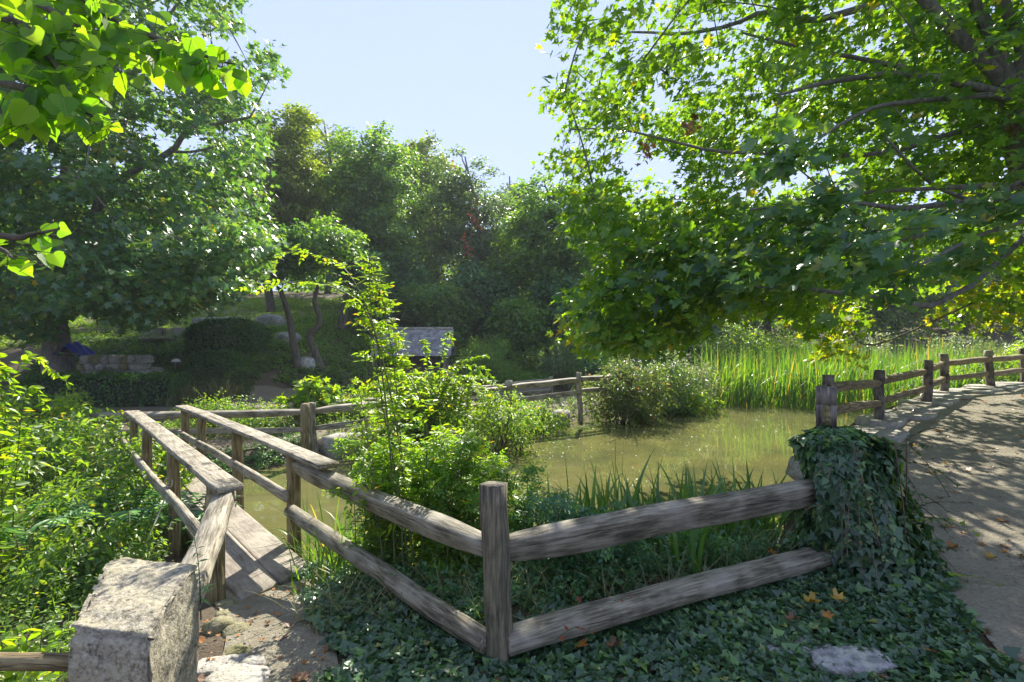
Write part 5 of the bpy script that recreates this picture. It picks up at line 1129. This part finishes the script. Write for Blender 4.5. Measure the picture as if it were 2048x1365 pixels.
for i, (px, py, d, s, lb) in enumerate(((248, 748, 14.1, (1.25, .8, .95), 'large rounded grey boulder above the long low hedge'), (390, 690, 18.5, (.6, .5, .6), 'pale boulder left of the big dark hedge'), (415, 662, 20.5, (1.1, .8, .9), 'grey boulder on the lawn above the big dark hedge'), (452, 655, 20.5, (.8, .6, .9), 'dark upright boulder on the lawn above the big dark hedge'), (540, 640, 21, (1.2, .9, .9), 'grey boulder on the slope behind the leaning dark tree'), (612, 715, 17.2, (.6, .5, .6), 'grey boulder between the two bent trunks'), (575, 690, 19, (.9, .7, .6), 'half buried boulder left of the bent trees'),
        (262, 712, 15.2, (.7, .5, .5), 'dark stone on top of the rock garden wall end'), (305, 707, 15.4, (.8, .5, .4), 'flat dark stone right of the rock garden wall'), (340, 735, 14.8, (.7, .4, .25), 'low dark stone below the globe lamp'))):
    p = W(px, py, d); z = float(H(p[0], p[1])); rock('boulder', lb, 'boulder', (p[0], p[1], z+s[2]*.18), s, i*.7, 620+i, 'boulder', amp=.18)
# rubble wall of the terrace
def rubble():
    rng = np.random.default_rng(640); x0, x1, y = -12.35, -10.6, 14.75; T = thing('rubble_wall', 'pale dry stone terrace wall in the rock garden right of the maple trunk', 'wall', (x0, y, float(H(x0, y))))
    z0 = float(H((x0+x1)/2, y))-.15; r = 0; z = z0
    while z < z0+.85:
        hh = rng.uniform(.16, .26); x = x0+rng.uniform(-.1, .05)
        while x < x1:
            w = rng.uniform(.2, .42); me = rock_mesh(w*1.04, .4, hh*1.08, int(rng.integers(9999)), M[('stone', 'boulder', 'mossy')[int(rng.integers(3))]], box=.8, amp=.2, sub=3); o = link('stone', me, T, Matrix.Translation((x+w/2, y+rng.normal()*.03, z+hh/2))); x += w
        z += hh*.96
rubble()
for i, (x, y, z, s, lb) in enumerate(((-12.4, 13.95, .1, (.8, .35, .12), 'pale flat garden step left of the large boulder'), (-12.1, 14.2, .28, (.7, .35, .12), 'upper pale garden step at the foot of the dry stone wall'))):
    rock('garden_step', lb, 'step', (x, y, float(H(x, y))+.08), s, .1, 660+i, 'slab', box=.85, amp=.06)
# blue tarpaulin
def tarp():
    p = W(152, 706, 14.9); z = max(p[2], float(H(p[0], p[1]))); T = thing('tarpaulin', 'bright blue tarpaulin draped over a heap beside the maple trunk', 'tarpaulin', (p[0], p[1], z))
    t = NT('blue_tarp'); m = t.end(t('BsdfPrincipled', Base_Color=(.03, .05, .42, 1), Roughness=.35).outputs[0]); n = 18; g = np.linspace(-1, 1, n); X, Y = np.meshgrid(g, g)
    Z = .44*np.maximum(0, 1-np.abs(X*1.0+.1)**1.4)*(1-.35*np.abs(Y))+.05*np.sin(X*7+Y*4)*np.abs(X)+.03*np.sin(Y*9); mb = MB(); i = (np.arange(n-1)[:, None]*n+np.arange(n-1)[None]).ravel()
    mb.add(np.dstack([p[0]+X*.36, p[1]+Y*.35, z-.1+Z]).reshape(-1, 3), [np.stack([i, i+1, i+n+1, i+n], -1)]); link('sheet', mb.mesh('sheet', m), T)
    mb = MB(); tube(mb, [(p[0]-.36, p[1]-.3, z-.02), (p[0]+.36, p[1]-.3, z-.02)], .02, 6); link('edge_pole', mb.mesh('edge_pole', M['wood']), T)
tarp()
# globe garden lamp
def lamp():
    x, y = (352-1024)/F*15.6, 15.6; z = float(H(x, y)); T = thing('garden_lamp', 'small garden lamp with a white domed shade on a short post', 'lamp', (x, y, z))
    beam('post', (x, y, z-.2), (x, y, z+.34), .07, .07, M['wood'], T, n=4)
    mb = MB(); th = np.linspace(0, 1.57, 6); V = []; k = 14
    for a in th: V += [(x+.13*math.cos(a)*math.cos(b), y+.13*math.cos(a)*math.sin(b), z+.34+.1*math.sin(a)) for b in np.linspace(0, 6.283, k, endpoint=False)]
    mb.poly(V, [[i*k+j, i*k+(j+1) % k, (i+1)*k+(j+1) % k, (i+1)*k+j] for i in range(5) for j in range(k)]+[list(range(k))[::-1]]); link('shade', mb.mesh('shade', plain('white_enamel', (.75, .75, .72), .4, .05), True), T)
lamp()
# reddish low wall with posts, and a table slab
def red_wall():
    t = NT('red_brick'); tc = t('TexCoord'); br_ = t('TexBrick', Vector=tc.outputs['Object'], Color1=(.2, .07, .05, 1), Color2=(.14, .06, .05, 1), Mortar=(.2, .18, .16, 1), Scale=5.); m = t.end(t('BsdfPrincipled', Base_Color=br_.outputs[0], Roughness=.9).outputs[0])
    y = 19.6; x0, x1 = -14.2, -12.2; z = float(H(-13.2, y)); T = thing('brick_wall', 'low red brick wall with a pale gap below the lawn slope', 'wall', (x0, y, z))
    for a, b in ((x0, x0+.75), (x0+1.25, x1)):
        mb = MB(); V = [(x, yy, zz) for zz in (z-.5, z+.38) for x, yy in ((a, y), (b, y), (b, y+.3), (a, y+.3))]; mb.add(V, [np.array([[3, 2, 1, 0], [4, 5, 6, 7], [0, 1, 5, 4], [1, 2, 6, 5], [2, 3, 7, 6], [3, 0, 4, 7]])]); link('wall_section', mb.mesh('section', m), T)
    for x in np.linspace(x0+.8, x0+1.2, 4): beam('picket', (x, y+.1, z-.3), (x, y+.1, z+.36), .07, .04, M['wood'], T, n=4)
    x, y2 = -12.6, 18.3; z2 = float(H(x, y2)); B = thing('stone_bench', 'low brown slab bench in front of the red brick wall', 'bench', (x, y2, z2))
    beam('seat', (x-.6, y2, z2+.3), (x+.5, y2, z2+.3), .45, .09, M['stone'], B, n=6)
    for xx in (x-.4, x+.3): beam('leg', (xx, y2, z2-.2), (xx, y2, z2+.255), .3, .12, M['stone'], B, n=4)
red_wall()
rng = np.random.default_rng(690)
bush('shrub', 'low grey green plant spilling over the dry stone terrace wall', (-11.3, 14.5), .62, .5, 'grey', 694, 40, 40, .07, R_=.18)
bush('shrub', 'small green plant at the left end of the dry stone terrace wall', (-12.5, 14.5), .6, .42, 'weed', 695, 30, 40, .06, R_=.18)
bush('dwarf_conifer', 'tiny dark conifer on the bright rock garden slope', (-10.1, 14.4), .42, .13, 'hedge', 691, 26, 40, .05, LANCE, R_=.07)
bush('shrub', 'bare reddish little shrub left of the large rounded boulder', (-11.4, 13.95), .55, .35, 'red', 692, 14, 5, .05, R_=.2, stems=14)
bush('shrub', 'blue grey low bush on the terrace beside the tarpaulin', (-11.6, 16.8), .5, .95, 'bluemaple', 693, 40, 40, .09, R_=.25)

# ---- fallen leaves and floating bits
def fallen():
    rng = np.random.default_rng(701); ms = {}
    for k in ('y', 'o', 'b'):
        for v in range(3):
            mb = MB(); T, fs = MAPLES[v]; Vt = T.copy(); Vt[:, 2] = (rng.uniform(.5, 1.6)*Vt[:, 0]**2+rng.uniform(-.2, .5)*(Vt[:, 1]-.5)**2)+.03; Vt[:, 1] -= .5; mb.add(Vt, [f for f in fs]); ms[k, v] = mb.mesh('fallen_leaf', M['fallen_'+k])
    lab = {'y': 'yellow fallen maple leaf lying on the sandy path', 'o': 'orange brown fallen maple leaf lying on the sandy path', 'b': 'dark brown curled fallen leaf lying on the sandy path'}
    C = np.array([(3.3, 3.0), (3.95, 2.9), (4.75, 4.9), (5.95, 6.5), (7.5, 7.85), (9.1, 8.75), (11, 9.5)]); S = spline(C, 60)
    for i in range(130):
        j = int(rng.integers(0, 60)); t_ = unit(np.gradient(S, axis=0))[j]; off = rng.choice([-1, 1])*1.15*rng.uniform(0, 1)**.45 if rng.uniform() < .75 else rng.uniform(-1, 1)
        q = S[j]+np.array([-t_[1], t_[0]])*off+rng.normal(size=2)*.08; k = rng.choice(['y', 'o', 'b'], p=[.3, .4, .3]); s = rng.uniform(.038, .075)
        o = bpy.data.objects.new('fallen_leaf', ms[k, int(rng.integers(3))]); COL.objects.link(o); o.location = (q[0], q[1], float(H(q[0], q[1]))+.018); o.rotation_euler = (rng.normal()*.12, rng.normal()*.12, rng.uniform(0, 6.28)); o.scale = (s,)*3
        tag(o, lab[k], 'fallen leaf', {'y': 'yellow', 'o': 'orange', 'b': 'brown'}[k]+' leaves fallen on the sandy path')
    for i in range(26):
        q = np.array([-1.2+rng.normal()*.3, 2.9+rng.normal()*.55]); k = rng.choice(['o', 'b']); s = rng.uniform(.03, .06)
        o = bpy.data.objects.new('fallen_leaf', ms[k, int(rng.integers(3))]); COL.objects.link(o); o.location = (q[0], q[1], float(H(q[0], q[1]))+.018); o.rotation_euler = (rng.normal()*.2, rng.normal()*.2, rng.uniform(0, 6.28)); o.scale = (s,)*3
        tag(o, {'o': 'small orange leaf fallen on the dirt footpath', 'b': 'small brown leaf fallen on the dirt footpath'}[k], 'fallen leaf', {'o': 'orange', 'b': 'brown'}[k]+' leaves fallen on the dirt footpath')
    for px, py, k, s, lb in ((1620, 1232, 'y', .085, 'large ragged yellow maple leaf in the ivy below the lower front rail'), (1660, 1225, 'y', .085, 'large yellow maple leaf right of the ragged one in the ivy'), (1580, 1265, 'b', .07, 'curled brown leaf in the ivy left of the large yellow leaves'), (1645, 1255, 'o', .055, 'rusty leaf below the two large yellow leaves in the ivy'), (1535, 1128, 'o', .07, 'bright orange leaf caught in plants above the lower front rail'), (1230, 1318, 'b', .08, 'tan dead leaf in the ivy near the bottom edge'), (1165, 1318, 'o', .07, 'orange dead leaf in the ivy right of the squared post'), (1840, 1330, 'o', .06, 'orange leaf at the ivy edge near the bottom right')):
        p = px_on(px, py); o = bpy.data.objects.new('fallen_leaf', ms[k, 0]); COL.objects.link(o); o.location = (p[0], p[1]-.05, p[2]+.1); o.rotation_euler = (.35, rng.normal()*.2, rng.uniform(0, 6.28)); o.scale = (s,)*3; tag(o, lb, 'fallen leaf')
    P = rng.uniform((-4, 4.5), (12, 17), (9000, 2)); P = P[(pdist(P[:, 0], P[:, 1], POND) > .1)]; w = sst(9, 16, P[:, 1])+.08+.8*(pdist(P[:, 0], P[:, 1], POND) < .6); P = P[rng.uniform(0, 1, len(P)) < w*.6]; n = len(P)
    a = rng.uniform(0, 6.283, n); mb = MB(); scatter(mb, np.column_stack([P, np.full(n, WATER+.006)]), np.array([0, 0, 1.])+rng.normal(size=(n, 3))*.03, np.column_stack([np.cos(a), np.sin(a), np.zeros(n)]), rng.uniform(.015, .06, n), QUAD)
    tag(link('floating_leaves', mb.mesh('floating_leaves', M['straw'])), 'small pale leaves and specks floating on the pond', 'floating leaves', kind='stuff')
    def litter(name, label, poly, n, mat, s0, s1):
        poly = np.array(poly, float); P = rng.uniform(poly.min(0), poly.max(0), (n*4, 2)); e = pdist(P[:, 0], P[:, 1], poly); P = P[(e > 0) & (rng.uniform(0, 1, len(P)) < np.clip(vnoise(P[:, 0], P[:, 1], .4, 5)+.45, .05, 1))][:n]; m = len(P)
        a = rng.uniform(0, 6.283, m); mb = MB(); scatter(mb, np.column_stack([P, H(P[:, 0], P[:, 1])+.02]), np.array([0, 0, 1.])+rng.normal(size=(m, 3))*.25, np.column_stack([np.cos(a), np.sin(a), np.zeros(m)]), rng.uniform(s0, s1, m), STARS)
        tag(link(name, mb.mesh(name, M[mat])), label, 'litter', kind='stuff')
    litter('leaf_litter', 'crumbled brown leaf litter along the edges of the sandy path and the dirt footpath', [(2.3, 1.6), (2.7, 3.0), (3.4, 4.6), (4.6, 6.6), (8, 9.2), (11, 10.4), (11, 8.4), (7, 6.4), (5.4, 4), (5, 1.6)], 1100, 'fallen_b', .012, .04)
    litter('fallen_crumbs', 'small orange and brown leaf crumbs on the dirt footpath and among the near ivy', [(-2.1, 3.9), (-1.6, 2.2), (-1.2, 1.2), (2.2, 1.4), (2.5, 2.8), (0, 2.9), (-1.2, 4.2)], 700, 'fallen_o', .012, .035)
    litter('dead_leaves', 'dry brown leaves caught among the near ivy', [(-.8, 1.5), (2.3, 1.5), (2.6, 2.8), (1, 2.7), (-.9, 2.6)], 260, 'fallen_b', .03, .065)
    P = rng.uniform((-1.7, 1.0), (-.6, 4.0), (900, 2)); m = len(P); mb = MB(); oc = np.array([(1, 0, 0), (-1, 0, 0), (0, 1, 0), (0, -1, 0), (0, 0, 1), (0, 0, -1)], float); of = np.array([[0, 2, 4], [2, 1, 4], [1, 3, 4], [3, 0, 4], [2, 0, 5], [1, 2, 5], [3, 1, 5], [0, 3, 5]])
    V = np.column_stack([P, H(P[:, 0], P[:, 1])+.014])[:, None]+oc[None]*rng.uniform(.003, .012, (m, 1, 1))*rng.uniform(.5, 1.2, (m, 6, 1)); mb.add(V.reshape(-1, 3), [(of[None]+(np.arange(m)*6)[:, None, None]).reshape(-1, 3)])
    tag(link('gravel', mb.mesh('gravel', M['stone'])), 'fine gravel scattered on the dirt footpath', 'gravel', kind='stuff')
    tw = MB(); S = spline([px_on(560, 1290)+np.array([0, 0, .02]), px_on(590, 1262)+np.array([0, 0, .04]), px_on(620, 1245)+np.array([0, 0, .02])], 8); tube(tw, S, .004, 5); tag(link('twig', tw.mesh('twig', M['redstem'])), 'thin bare twig lying on the dirt footpath', 'twig')
fallen()
# thin haze volume, added to lift the dark woods in the background
t = NT('air'); v = t('VolumePrincipled'); v.inputs['Color'].default_value = (.88, .94, 1, 1); v.inputs['Density'].default_value = .0009; v.inputs['Anisotropy'].default_value = .2
t.t.links.new(v.outputs[0], t.out.inputs[1])
mb = MB(); V = [(x, y, z) for z in (-2.2, 26) for x, y in ((-401, -61), (401, -61), (401, 401), (-401, 401))]
mb.add(V, [np.array([[3, 2, 1, 0], [4, 5, 6, 7], [0, 1, 5, 4], [1, 2, 6, 5], [2, 3, 7, 6], [3, 0, 4, 7]])]); tag(link('haze', mb.mesh('haze', t.m)), 'thin haze added over the pond garden to lift the dark woods', 'haze', kind='stuff')
